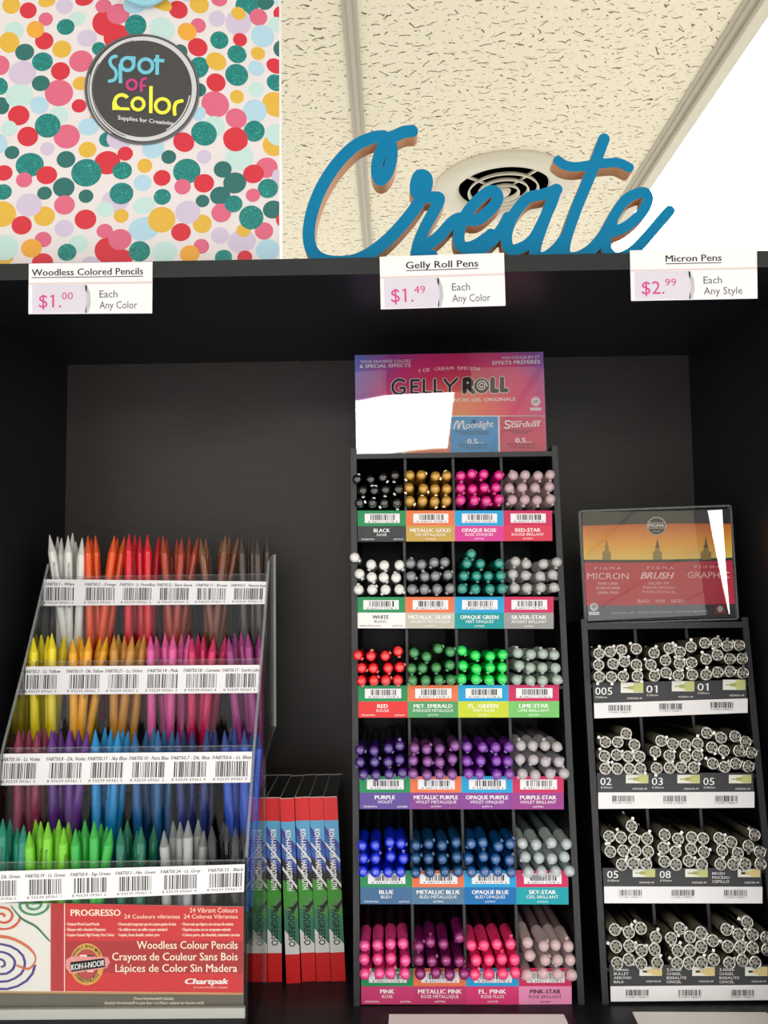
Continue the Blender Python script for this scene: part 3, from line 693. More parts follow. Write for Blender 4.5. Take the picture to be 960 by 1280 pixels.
ROWN = ['top', 'second', 'third', 'fourth', 'fifth', 'bottom']
n_first = None
for r_ in range(6):
    q = [uv(px, py, GM, -0.001) for px, py in GROWS[r_]]
    v0, v1 = q[3][1], q[0][1]
    # shelf of the row, dividers
    m = MB(); m.box((-hwid, 0.0, v1 - 0.0055), (hwid, GD - 0.004, v1 - 0.0025), BLACKPL); m.build('bin_shelf', gel)
    nxt = top_v - 0.004 if r_ == 0 else uv(570, GROWS[r_ - 1][3][1], GM, 0)[1]
    hi = nxt if r_ == 0 else uv(570, GROWS[r_ - 1][0][1], GM, 0)[1] - 0.0055
    for k in (1, 2, 3):
        u = (q[0][0] * (4 - k) + q[1][0] * k) / 4
        m = MB(); m.box((u - 0.0011, 0.004, v1 - 0.0025), (u + 0.0011, GD - 0.004, hi), BLACKPL); m.box((u - 0.0013, 0.0025, v1 - 0.0025), (u + 0.0013, 0.0045, hi), RACKEDGE); m.build('divider', gel)
    # printed label strip
    pr = Print(quadmap(*q), 0.00005, 2)
    pr.prism([(q[3][0], q[3][1]), (q[2][0], q[2][1]), (q[1][0], q[1][1]), (q[0][0], q[0][1])], 'y', -0.00008, 0.0012, BLACKPL)
    L0 = pr.lay
    for k in range(4):
        nm, sb, band, capc, word, kind = GCELL[r_][k]
        a, b = k / 4, (k + 1) / 4; w = 0.25; pr.lay = L0
        pr.rect(a, 0.0, b, 0.5, (GREEN, ORNG, CYAN, CRIM)[k]); pr.rect(a, 0.5, b, 1.0, mat(word.replace(' ', '_') + '_name_print', band, 0.5)); pr.up()
        pr.rect(a + 0.15 * w, 0.10, a + 0.87 * w, 0.40, CARD); pr.up()
        pr.bars(a + 0.27 * w, a + 0.77 * w, 0.13, 0.31, INK, r_ * 4 + k, 16)
        pr.text('8 44517 7378 3', a + 0.22 * w, a + 0.82 * w, 0.385, 0.05, INK)
        dk = word in ('white', 'clear rosy'); tk = INK if dk else WHITEINK
        fw = min(0.86, 0.062 * len(nm) + 0.02)
        pr.text(nm, a + (0.5 - fw / 2) * w, a + (0.5 + fw / 2) * w, 0.70, 0.115, tk, 0.03)
        fw = min(0.80, 0.046 * len(sb) + 0.02)
        pr.text(sb, a + (0.5 - fw / 2) * w, a + (0.5 + fw / 2) * w, 0.825, 0.085, tk)
        code = '#37%03d' % (521 + (r_ * 53 + k * 117) % 450)
        if k == 0:
            pr.text('FINE/FIN' if nm != 'WHITE' else 'MEDIUM/MOYEN', a + 0.08 * w, a + (0.34 if nm != 'WHITE' else 0.5) * w, 0.95, 0.05, tk); pr.text(code, a + 0.74 * w, a + 0.94 * w, 0.95, 0.05, tk)
        else: pr.text(code, a + 0.40 * w, a + 0.60 * w, 0.945, 0.05, tk)
    pr.build('label_strip', gel)
    # the pens
    ox, oy = GOFF[r_]
    for k, cell in enumerate(GTIP[r_].split('/')):
        info = GCELL[r_][k]; parts = pen_masters(info); src = None
        layers = cell.split('|')
        lname = {3: ['top layer', 'middle layer', 'bottom layer'], 4: ['peak', 'upper layer', 'middle layer', 'bottom layer']}[len(layers)]
        for li, layer in enumerate(layers):
            pts = [tuple(float(c) for c in w.split(',')) for w in layer.split()]
            for pi, (zx, zy) in enumerate(pts):
                u, v = uv(ox + zx / 3.0, oy + zy / 3.0, GM, TIPY + 0.005)
                loc = GM @ Vector((u, TIPY + rnd.uniform(-0.001, 0.001), v))
                rot = (GM.to_3x3() @ Euler((R(rnd.uniform(-0.3, 0.3)), R(rnd.choice((180, 180, 150, 215, 120, 60, 0)) + rnd.uniform(-15, 15)), R(rnd.uniform(-0.6, 0.6))), 'XYZ').to_matrix()).to_euler()
                if src is None:
                    src = empty('gel_pen', loc, rot)
                    for p in parts: p.parent = src
                    o = src
                else: o = copy_thing(parts, src, 'gel_pen', loc, rot)
                where = '' if len(pts) == 1 else ORD[len(pts)][pi] + ', '
                sh = {'top': 'top shelf', 'bottom': 'bottom shelf'}.get(ROWN[r_], ROWN[r_] + ' shelf')
                tag(o, '%s gel pen, %s%s of %s bin, %s' % (info[4], where, lname[li], info[0], sh) if len(pts) > 1 else
                    '%s gel pen at the very peak of the %s bin, %s' % (info[4], info[0], sh), 'pen', 'gel pens in the %s bin' % info[0])

def gel_header():
    vb = uv(566, 567, GM, 0.006)[1]
    HL = Matrix.Translation((0, 0.006, vb)) @ Matrix.Rotation(R(3.2), 4, 'X'); HM = GM @ HL; y = 0.0
    z = lambda x, yy: uv(430 + x / 3.556, 430 + yy / 3.556, HM, y)
    q = [z(48, 50), z(885, 35), z(900, 482), z(55, 492)]
    hd = mat('pink_gradient_print', (200, 40, 110), 0.4, coat=0.0); n, l = nodes(hd)
    tc = n.new('ShaderNodeTexCoord'); cx, cz = z(520, 300)
    mp = n.new('ShaderNodeMapping'); mp.vector_type = 'POINT'; mp.inputs['Location'].default_value = (-cx / 0.125, 0, -cz / 0.105)
    mp.inputs['Scale'].default_value = (1 / 0.125, 0, 1 / 0.105)
    ln = n.new('ShaderNodeVectorMath'); ln.operation = 'LENGTH'
    l.new(tc.outputs['Object'], mp.inputs[0]); l.new(mp.outputs[0], ln.inputs[0])
    cr = n.new('ShaderNodeValToRGB'); e = cr.color_ramp.elements
    e[0].position = 0.0; e[0].color = (lin(238), lin(146), lin(84), 1); e[1].position = 1.0; e[1].color = (lin(88), lin(104), lin(200), 1)
    for p, c in ((0.22, (240, 100, 92)), (0.42, (230, 48, 110)), (0.62, (220, 44, 132)), (0.80, (164, 66, 166))):
        x = e.new(p); x.color = (*[lin(k) for k in c], 1)
    l.new(ln.outputs['Value'], cr.inputs[0]); l.new(cr.outputs[0], bsdf(hd).inputs['Base Color'])
    m = Print(z, 0.00005, 1)
    yy = y
    old = m.P
    m.P = lambda a, b, lay=None: (lambda w: (w[0], yy - m.lay * m.step, w[1]))(z(a, b))
    # card body
    m.prism([q[3], q[2], q[1], q[0]], 'y', y, y + 0.0015, hd)
    MOON = mat('moon_blue_print', (40, 152, 214), 0.5); STAR = mat('star_pink_print', (214, 56, 108), 0.5); TEAL = mat('teal_print', (30, 140, 110), 0.5)
    m.rect(54, 318, 894, 323, WHITEINK); m.poly([(52, 326), (53, 490), (262, 488), (262, 325)], GREEN); m.poly([(268, 325), (268, 488), (472, 487), (474, 324)], ORNG)
    m.poly([(474, 324), (472, 488), (686, 485), (684, 322)], MOON); m.poly([(692, 321), (694, 485), (898, 482), (893, 318)], STAR)
    m.poly([(684, 322), (686, 486), (694, 485), (692, 321)], WHITEINK); m.poly([(262, 325), (262, 489), (268, 489), (268, 325)], WHITEINK)
    m.up()
    T = m.text
    T('YOUR FAVORITE COLORS', 72, 296, 86, 13, WHITEINK, 0.01, y1=82); T('& SPECIAL EFFECTS', 70, 296, 107, 15, WHITEINK, 0.03, y1=102)
    T('VOS COULEURS ET', 700, 870, 68, 12, WHITEINK, 0.01, y1=63); T('EFFETS PR\u00c9F\u00c9R\u00c9S', 660, 872, 92, 16, WHITEINK, 0.03, y1=87)
    for i, ch in enumerate('ICE CREAM SMOOTH'):          # set on a gentle arch
        if ch == ' ': continue
        x = 334 + i * 17; t = (x - 470) / 140
        w = 3 if ch == 'I' else 17 if ch == 'M' else 13
        T(ch, x, x + w, 116 + 9 * t * t - 3 * t - 1, 15, WHITEINK, 0.02)
    # GELLY ROLL wordmark: dark rounded letters with a pale outline
    def W(pts, w, smooth=0):
        k = m.lay; m.stroke(pts, w + 6, WHITEINK, True, smooth); m.lay = k + 1; m.stroke(pts, w, INK, True, smooth); m.lay = k
    W([(268, 166), (245, 158), (222, 172), (216, 196), (228, 218), (252, 222), (268, 212), (268, 196), (250, 196)], 11, 4)
    W([(300, 162), (300, 218), (330, 218)], 11); W([(300, 162), (332, 161)], 11); W([(300, 190), (326, 189)], 11)
    W([(355, 160), (355, 216), (384, 216)], 11); W([(404, 158), (404, 214), (434, 214)], 11)
    W([(446, 157), (470, 188), (470, 214)], 11); W([(502, 155), (470, 188)], 11)
    W([(536, 214), (536, 158), (552, 156), (566, 166), (566, 180), (552, 188), (538, 188)], 20, 0); W([(550, 188), (574, 214)], 20)
    k = m.lay; m.ell(612, 186, 36, 36, WHITEINK, 32); m.lay = k + 1; m.ell(612, 186, 33, 33, INK, 32); m.lay = k + 2
    m.stroke([(612 + (4 + t * 1.75) * math.cos(t * 1.05), 186 + (4 + t * 1.75) * math.sin(t * 1.05)) for t in range(0, 13)], 5, WHITEINK, True, 4); m.lay = k
    W([(660, 156), (660, 208), (680, 208)], 20); W([(702, 154), (702, 206), (722, 206)], 20)
    m.up(3)
    T("L'ENCRE GEL ORIGINALE", 455, 762, 258, 15, WHITEINK, 0.02, y1=252)
    m.ell(852, 256, 21, 21, WHITEINK, 28); m.rect(828, 283, 876, 296, WHITEINK); m.up(); m.ell(852, 256, 17, 17, CRIM, 28); m.up(); m.ell(852, 256, 15, 15, WHITEINK, 28); m.up(); T('AP', 841, 863, 264, 15, INK, 0.02); m.rect(832, 288, 872, 290, GREYINK)
    # script words
    S_ = lambda p, w=6: m.stroke(p, w, WHITEINK, True, 5)
    S_([(488, 376), (496, 352), (506, 344), (508, 376), (520, 350), (530, 344), (532, 372), (540, 378)], 7)
    T('oonlight', 542, 664, 376, 30, WHITEINK, 0.02, 0.15, y1=370); m.ell(576, 344, 9, 9, INK, 16); m.ell(572, 341, 7, 7, MOON, 16)
    S_([(740, 344), (722, 342), (718, 354), (736, 364), (730, 374), (712, 372)], 7)
    T('tardust', 742, 872, 372, 27, WHITEINK, 0.02, 0.15, y1=366); S_([(742, 348), (790, 344)], 4); S_([(840, 344), (874, 342)], 4)
    T('OPAQUE LUMINOUS', 494, 640, 394, 8, INK); T('COULEUR LUMINEUX', 512, 648, 404, 8, INK)
    T('SPARKLING GLITTER', 722, 840, 389, 8, INK); T('SCINTILLANT', 748, 820, 399, 8, INK)
    for x in (548, 762): T('0.5', x, x + 45, 443 - (x > 600) * 4, 21, WHITEINK, 0.03); T('mm', x + 48, x + 72, 443 - (x > 600) * 4, 8, WHITEINK)
    for x in (308, 510, 724): T('MEDIUM LINE/MOYEN', x, x + 130, 460 - x * 0.012, 9, INK); T('1.0 MM BALL/BILLE', x + 10, x + 122, 472 - x * 0.012, 8, INK)
    m.build('header_card', gel).matrix_local = HL
    # clear sleeve in front of the card, bowed a little
    s = MB(); NX, NZ = 24, 14; vs = []; fs = []
    def bl(a, b): return [(q[0][i] * (1 - a) + q[1][i] * a) * (1 - b) + (q[3][i] * (1 - a) + q[2][i] * a) * b for i in (0, 1)]
    for j in range(NZ + 1):
        for i in range(NX + 1):
            a, b = i / NX, j / NZ; u, v = bl(a, b)
            vs.append((u, y - 0.0030 + (0.008 * (1 - 2 * a) ** 2 if a < 0.5 else 0.0) * (v - q[3][1]), v))
    for j in range(NZ):
        for i in range(NX):
            k = j * (NX + 1) + i; fs.append((k, k + NX + 1, k + NX + 2, k + 1))
    s.mesh(vs, fs, FILM, True)
    s.build('clear_sleeve', gel).matrix_local = HL
gel_header()

# ------------------------------------------------------------------ rack of silver-ended fineliner pens
MBs = atz(863, 1254, ZS)
mic = empty('pen_display_rack', (MBs.x, MBs.y, ZS), (R(-6.0), 0, 0))
tag(mic, 'black rack of khaki fineliner pens with a sunset coloured header sign', 'pen rack')
MM = mtx(mic); TN = math.tan(R(6.0)); MD = 0.145; mw = 0.0765; mc = 0.0020
mtop = uv(830, 778, MM)[1]
m_root_shift = mc
def msides():
    for s in (-1, 1):
        x0, x1 = (mc + mw, mc + mw + 0.005) if s > 0 else (mc - mw - 0.005, mc - mw)
        m = MB(); m.prism([(0, 0), (MD, MD * TN), (MD, mtop), (0, mtop + 0.004)], 'x', x0, x1, BLACKPL)
        m.box((x0 - 0.0004, -0.0012, 0.0), (x1 + 0.0004, 0.0015, mtop + 0.004), RACKEDGE); m.build('side_panel', mic)
msides()
m = MB(); m.box((mc - mw, MD - 0.004, 0.0165), (mc + mw, MD, mtop), BLACKPL); m.build('back_panel', mic)
m = MB(); m.box((mc - mw, 0.0, mtop - 0.004), (mc + mw, MD, mtop), BLACKPL); m.box((mc - mw, -0.001, mtop - 0.006), (mc + mw, 0.002, mtop), RACKEDGE); m.build('top_panel', mic)
KHAKI = mat('khaki_barrel', (104, 99, 84), 0.4); CHROME = mat('chrome', (215, 214, 208), 0.18, 1.0); DULL = mat('dull_grey_insert', (150, 146, 136), 0.3, 0.5); SLOT = mat('dark_slot', (30, 29, 26), 0.6)
def fine_masters():
    m = MB(); m.lathe([(0.0025, 0.0056), (0.034, 0.0058), (0.0345, 0.0053), (0.120, 0.0053), (0.128, 0.0040), (0.132, 0.0)], KHAKI, 18)
    m.lathe([(0.0025, 0.0), (0.0025, 0.0050)], SLOT, 18); barrel = m.build('barrel')
    m = MB(); m.lathe([(0.0024, 0.0044), (0.0003, 0.0045), (0.0, 0.0049), (0.0003, 0.0055), (0.003, 0.0057)], CHROME, 20)
    ring = m.build('end_ring')
    m = MB(); m.lathe([(0.0023, 0.0038), (0.0013, 0.0037), (0.0013, 0.0026), (0.0006, 0.0024), (0.0006, 0.0012), (0.0018, 0.0010), (0.0018, 0.0)], DULL, 18)
    for k in range(6):
        M = Matrix.Rotation(R(60 * k), 4, 'Y'); m.box((-0.0007, 0.00100, 0.0024), (0.0007, 0.0016, 0.0039), SLOT, M)
    plug = m.build('end_plug')
    m = MB(); m.box((-0.0013, 0.0030, 0.0050), (0.0013, 0.0062, 0.0080), CHROME); m.box((-0.0013, 0.0045, 0.0068), (0.0013, 0.036, 0.0078), CHROME); m.box((-0.001, 0.033, 0.0055), (0.001, 0.036, 0.007), CHROME)
    return [barrel, ring, plug, m.build('clip')]
MWHITE = [((742.4, 879), (934.5, 873), (934.5, 891), (743, 898)), ((747.7, 990.5), (943, 989.7), (943, 1009.6), (748, 1011)), ((755, 1108), (953, 1108.4), (953, 1129.2), (755.5, 1129)), ((763, 1232.8), (962, 1231), (963, 1250), (763.5, 1252))]
MTOPY = [853, 966, 1085, 1206]
MTIP = [[(0, "146,741 199,732 253,724 322,719|145,795 213,789 266,779 323,793|148,850 205,851 261,849 328,847/406,738 477,716 529,733 580,709|391,794 460,773 526,789 583,783|408,846 463,831 521,844 587,840/645,691 699,691 751,705 808,702|651,767 705,748 763,766 822,765|652,840 707,829 765,825 826,832")],
        [(0, "275,1118|177,1158 235,1158 314,1171|172,1224 230,1218 284,1226 338,1226|176,1284 233,1284 291,1284 342,1283/439,1152 494,1166 553,1169 611,1164|412,1204 478,1222 553,1226 611,1221|418,1281 479,1279 535,1277 594,1278/655,1115 722,1137 788,1131 838,1156|678,1183 735,1198 806,1200 865,1208|683,1259 739,1275 791,1259 852,1273")],
        [(320, "300,350|194,398 250,402 312,410 374,408|200,469 261,465 318,466 378,468|254,530 309,526 369,528/456,390 519,409 584,402 638,407|450,452 508,470 581,457 641,471|455,516 509,530 570,513 632,529/880,390|713,406 770,424 851,443 905,470|727,465 801,476|719,529 779,529 836,527 908,527")],
        [(320, "221,837 287,849 344,831 414,873|227,917 290,914 347,934 408,930|232,995 287,978 345,996 422,994/486,878 527,831 575,870 627,851 683,889|517,935 575,935 629,917|515,996 570,995 630,993 688,977/845,802|747,836 804,860 870,860 935,874|754,916 812,920 870,922 940,932|761,994 822,982 883,991")]]
MNAME = [['005', 'left 01', 'right 01'], ['02', '03', '05'], ['05', '08', 'brush'], ['1.0', '2.0', '3.0']]
DARKLAB = mat('charcoal_label_print', (58, 58, 62), 0.5)
SW1, SW2, SW3, SW4 = mat('swatch_white_print', (232, 232, 220), 0.5), mat('swatch_lime_print', (196, 198, 128), 0.5), mat('swatch_olive_print', (168, 170, 104), 0.5), mat('swatch_tan_print', (222, 198, 136), 0.5)
fparts = fine_masters(); fsrc = None
for r_ in range(4):
    yl = -0.001
    z = lambda px, py: uv(px, py, MM, yl)
    q = [z(*p) for p in MWHITE[r_]]
    tl = z(MWHITE[r_][0][0] - 1.5, MTOPY[r_]); tr = z(MWHITE[r_][1][0] - 1.5, MTOPY[r_] - (3 if r_ == 0 else 0))
    vt = (tl[1] + tr[1]) / 2; vb = min(q[2][1], q[3][1])
    m = MB(); m.box((mc - mw, 0.0, vt - 0.0055), (mc + mw, MD - 0.004, vt - 0.0025), BLACKPL); m.build('bin_shelf', mic)
    up = mtop - 0.004 if r_ == 0 else uv(850, MTOPY[r_ - 1], MM, 0)[1] - 0.0055
    for k in (1, 2):
        u = mc - mw + 2 * mw * k / 3 - 0.0005
        m = MB(); m.box((u - 0.0011, 0.012, vt - 0.0025), (u + 0.0011, MD - 0.004, up), BLACKPL); m.box((u - 0.0013, 0.0105, vt - 0.0025), (u + 0.0013, 0.0125, up), RACKEDGE); m.build('divider', mic)
    pr = Print(z, 0.00005, 2); pr.P = lambda a, b, lay=None: (lambda w: (w[0], yl - pr.lay * pr.step, w[1]))(z(a, b))
    pr.prism([q[3], q[2], tr, tl], 'y', yl, yl + 0.0012, DARKLAB)
    pr.poly([MWHITE[r_][0], MWHITE[r_][3], MWHITE[r_][2], MWHITE[r_][1]], CARD); pr.up()
    oy = 620 if r_ == 0 else 940
    A = lambda x: 710 + x / 3.764
    B = lambda y: oy + y / 3.764
    bx0, by, ty, step, sx0, sy0, sy1 = [(190, 985, 935, 240, 248, 878, 926), (207, 207, 155, 242, 272, 107, 147), (240, 650, 593, 247, 304, 550, 588), (272, 1120, 1030, 248, 336, 1010, 1053)][r_]
    for k in range(3):
        dy = (-7 * k if r_ == 0 else 0)
        x = bx0 + step * k
        pr.bars(A(x), A(x + 106), B(by + dy - 2), B(by + dy + 26), INK, 40 + r_ * 3 + k, 18); pr.text('0 5348 2 94820 7', A(x), A(x + 106), B(by + dy + 36), 1.8, INK)
        tx = sx0 - 120 + step * k
        lab = [['005', '01', '01'], ['02', '03', '05'], ['05', '08', ''], ['1.0mm', '2.0mm', '3.0mm']][r_][k]
        if lab: pr.text(lab, A(tx), A(tx + (80 if len(lab) == 3 else 52 if len(lab) == 2 else 68)), B(ty + dy * 1.4), (9 if r_ < 3 else 3.6), WHITEINK, 0.004)
        words = [None, None, ['', '', 'BRUSH PINCEAU CEPILLO'], ['BULLET ARRONDI BALA', 'CHISEL BISEAUTE CINCEL', 'CHISEL BISEAUTE CINCEL']][r_]
        if words and words[k]:
            for i, w in enumerate(words[k].split()): pr.text(w, A(tx), A(tx + 11.5 * len(w)), B((ty + 19 if r_ == 3 else ty - 16) + i * 19), 3.2, WHITEINK)
        elif r_ < 3: pr.text(['0.20mm', '0.25mm', '0.25mm', '0.30mm', '0.35mm', '0.45mm', '0.45mm', '0.50mm', ''][r_ * 3 + k], A(tx + 2), A(tx + 56), B(ty + dy * 1.4 + 16), 2.4, WHITEINK)
        pr.text('XSDK%s-49' % ['005', '01', '01', '02', '03', '05', '05', '08', 'BR', '10', '20', '30'][r_ * 3 + k], A(sx0 + step * k + 30), A(sx0 + step * k + 100), B(sy1 + dy + 30), 2.2, WHITEINK)
        s0 = sx0 + step * k; warm = r_ == 3 or (r_ == 2 and k == 2); C2 = SW4 if warm else SW2
        pr.rect(A(s0), B(sy0 + dy), A(s0 + 106), B(sy1 + dy), SW1); pr.up()
        ym = (sy0 + sy1) / 2 + dy
        pr.poly([(A(s0 + 60), B(sy0 + dy + 4)), (A(s0 + 60), B(sy1 + dy - 3)), (A(s0 + 106), B(sy1 + dy)), (A(s0 + 106), B(sy0 + dy))], C2)
        pr.poly([(A(s0 + 36), B(ym - 7)), (A(s0 + 36), B(ym + 8)), (A(s0 + 60), B(ym + 12)), (A(s0 + 60), B(ym - 11))], C2); pr.up()
        if r_ == 3 or warm: pr.rect(A(s0 + 16), B(ym - 4), A(s0 + 36), B(ym + 6), INK)
        else: pr.rect(A(s0 + 12), B(ym - 1), A(s0 + 36), B(ym + 2), INK); pr.rect(A(s0 + 34), B(ym - 6), A(s0 + 62), B(ym + 6), SW3)
    pr.build('label_strip', mic)
    for off, cells in MTIP[r_]:
        for k, cell in enumerate(cells.split('/')):
            layers = cell.split('|'); nl = len(layers)
            ln = ['top layer', 'middle layer', 'bottom layer'] if nl == 3 else ['', 'upper layer', 'middle layer', 'bottom layer']
            for li, layer in enumerate(layers):
                pts = [tuple(float(c) for c in w.split(',')) for w in layer.split()]
                for pi, (zx, zy) in enumerate(pts):
                    yt = -0.010
                    u, v = uv(710 + zx / 3.764, 620 + off + zy / 3.764, MM, yt)
                    loc = MM @ Vector((u, yt, v))
                    rot = (MM.to_3x3() @ Euler((R(rnd.uniform(-0.2, 0.2)), R(rnd.choice((40, 20, -30, 70, -60, 180, 140, 90)) + rnd.uniform(-12, 12)), R(rnd.uniform(-0.8, 0.8))), 'XYZ').to_matrix()).to_euler()
                    if fsrc is None:
                        fsrc = empty('fineliner_pen', loc, rot); o = fsrc
                        for p in fparts: p.parent = fsrc
                    else: o = copy_thing(fparts, fsrc, 'fineliner_pen', loc, rot)
                    bn = MNAME[r_][k]; sh = ['top', 'second', 'third', 'bottom'][r_]
                    if nl == 4 and li == 0: lb = 'silver ended fineliner pen lying on top of the pile, %s bin, %s shelf' % (bn, sh)
                    else: lb = 'silver ended fineliner pen, %s, %s of %s bin, %s shelf' % (ORD[len(pts)][pi], ln[li], bn, sh)
                    tag(o, lb, 'pen', 'fineliner pens in the silver pen rack')

def mic_header():
    y = 0.004
    z0 = lambda px, py: uv(px, py, MM, y)
    z = lambda a, b: z0(720 + a / 4.571, 630 + b / 4.571)
    CHAR = mat('header_charcoal_print', (44, 42, 44), 0.5); REDP = mat('header_rose_red_print', (196, 44, 72), 0.5)
    m = Print(z, 0.00005, 1); m.P = lambda a, b, lay=None: (lambda w: (w[0], y - m.lay * m.step, w[1]))(z(a, b))
    q = [z(28, 52), z(882, 25), z(912, 648), z(64, 672)]
    m.prism([q[3], q[2], q[1], q[0]], 'y', y, y + 0.0012, CHAR)
    sun = mat('sunset_gradient_print', (236, 170, 60), 0.5); n, l = nodes(sun)
    tc = n.new('ShaderNodeTexCoord'); sp = n.new('ShaderNodeSeparateXYZ'); mr = n.new('ShaderNodeMapRange')
    mr.inputs['From Min'].default_value = z(450, 322)[1]; mr.inputs['From Max'].default_value = z(450, 118)[1]
    cr = n.new('ShaderNodeValToRGB'); e = cr.color_ramp.elements
    e[0].color = (lin(236), lin(214), lin(112), 1); e[1].color = (lin(214), lin(108), lin(34), 1); x = e.new(0.45); x.color = (lin(238), lin(172), lin(58), 1)
    l.new(tc.outputs['Object'], sp.inputs[0]); l.new(sp.outputs['Z'], mr.inputs['Value']); l.new(mr.outputs[0], cr.inputs[0]); l.new(cr.outputs[0], bsdf(sun).inputs['Base Color'])
    NB = 12
    top = [(37 + (886 - 37) * t, 125 - 12 * t - 6 * math.sin(math.pi * t)) for t in [i / NB for i in range(NB + 1)]]
    bot = [(45 + (893 - 45) * t, 318 - 12 * t + 6 * math.sin(math.pi * t)) for t in [i / NB for i in range(NB + 1)]]
    for i in range(NB): m.poly([top[i], bot[i], bot[i + 1], top[i + 1]], sun)
    b2 = [(p[0], p[1] + 16) for p in bot]; b3 = [(58 + (908 - 58) * i / NB, 582 - 10 * i / NB) for i in range(NB + 1)]
    for i in range(NB): m.poly([b2[i], b3[i], b3[i + 1], b2[i + 1]], REDP)
    m.up()
    NIB = mat('nib_olive_print', (150, 132, 70), 0.5); NIBD = mat('nib_brown_print', (92, 66, 40), 0.5)
    for cx, tip, k in ((175, 205, 0), (465, 202, 1), (742, 185, 2)):
        w = (24, 26, 30)[k]
        m.poly([(cx - w, 318), (cx + w, 318), (cx + w, 275), (cx + w * .6, 268), (cx - w * .6, 268), (cx - w, 275)], NIB)
        m.poly([(cx - w * .5, 268), (cx + w * .5, 268), (cx + w * .42, 236), (cx - w * .42, 236)], NIB); m.up()
        if k == 0: m.poly([(cx - 4, 236), (cx + 4, 236), (cx + 2, tip), (cx - 2, tip)], NIBD)
        else: m.poly([(cx - 11, 250), (cx + 11, 250), (cx + 6, 225), (cx + 1, tip), (cx - 1, tip), (cx - 6, 225)], NIBD)
    T = m.text; PALE = mat('pale_pink_ink', (242, 206, 208), 0.5); SIL = mat('silver_print', (186, 184, 180), 0.5)
    m.up(); m.ell(460, 127, 56, 53, SIL, 36); m.up(); m.ell(460, 127, 50, 47, CHAR, 36); m.up(); m.rect(408, 106, 512, 140, SIL); m.up(); m.rect(414, 110, 506, 136, CHAR); m.up(); T('PIGMA', 417, 503, 132, 18, WHITEINK, 0.03)
    T('ink pen', 442, 478, 160, 10, SIL)
    for s, x0, x1, y0 in (('P I G M A', 106, 256, 374), ('P I G M A', 406, 556, 372), ('P I G M A', 676, 826, 366)): T(s, x0, x1, y0, 14, PALE)
    T('MICRON', 64, 300, 430, 36, PALE, 0.002); T('BRUSH', 368, 560, 428, 38, PALE, 0.03, 0.35); T('GRAPHIC', 636, 876, 424, 36, PALE, 0.0)
    for i, s in enumerate(('FINE LINE', 'POINTE FINE', 'L\u00cdNEA FINA')): T(s, 182 - 6.2 * len(s), 182 + 6.2 * len(s), 462 + i * 26, 15, PALE, 0.01)
    for i, s in enumerate(('BRUSH TIP', 'POINTE PINCEAU', 'PUNTA DE PINCEL')): T(s, 474 - 6.4 * len(s), 474 + 6.4 * len(s), 460 + i * 25, 14, PALE)
    T('BLACK  \u00b7  NOIR  \u00b7  NEGRO', 352, 620, 564, 19, PALE, 0.005)
    m.ell(102, 588, 23, 22, WHITEINK, 28); m.rect(74, 616, 132, 634, WHITEINK); m.up(); m.ell(102, 588, 18, 17, SIL, 28); m.up(); T('AP', 88, 116, 596, 17, INK); m.rect(80, 623, 126, 626, GREYINK)
    T("ARCHIVAL INK \u00b7 ENCRE D'ARCHIVAGE \u00b7 TINTA DE ARCHIVO", 200, 750, 630, 12, SIL, y1=618)
    m.rect(792, 570, 856, 630, mat('seal_dark_red_print', (110, 40, 34), 0.5)); m.up(); m.ell(822, 600, 16, 18, SIL, 20)
    m.build('header_card', mic)
    # clear sign holder: back sheet wraps the card, a loose front film stops short of the right edge and curls there
    f = MB(); yf = y - 0.003
    A = [z(30, 50), z(745, 40), z(846, 630), z(64, 668)]; C = [z(820, 38), z(852, 632)]
    f.face([(A[0][0], yf, A[0][1]), (A[3][0], yf, A[3][1]), (A[2][0], yf, A[2][1]), (A[1][0], yf, A[1][1])], FILM)
    MICG(f, yf, A, C)
    o = f.build('front_film', mic)
    g = MB(); qs = [z(24, 46), z(876, 14), z(918, 652), z(60, 680)]
    e = 0.0015
    for a, b in ((0, 1), (1, 2), (2, 3), (3, 0)):
        p, r = Vector(qs[a]), Vector(qs[b]); d = (r - p).normalized() * e; nrm = Vector((-d.y, d.x))
        g.prism([tuple(p), tuple(r), tuple(r + nrm), tuple(p + nrm)], 'y', y - 0.002, y + 0.003, EDGECLEAR)
    g.build('clear_holder_rim', mic)
def MICG(f, yf, A, C):
    """the curled edge of the film: a narrow strip that tapers to the lower corner and turns away"""
    N = 10; rows = []
    for j in range(N + 1):
        t = j / N
        h = [A[1][i] * (1 - t) + A[2][i] * t for i in (0, 1)]; r = [C[0][i] * (1 - t) + C[1][i] * t for i in (0, 1)]
        dv = A[1][1] - h[1]; y0 = yf - 0.045 * dv - 0.5 * 0.6 * dv ** 2
        rows.append(((h[0], y0, h[1]), (r[0], y0 - 0.264 * (r[0] - h[0]), r[1])))
    for (p, q), (p2, q2) in zip(rows, rows[1:]): f.face([p, p2, q2, q], FILM, True)
mic_header()

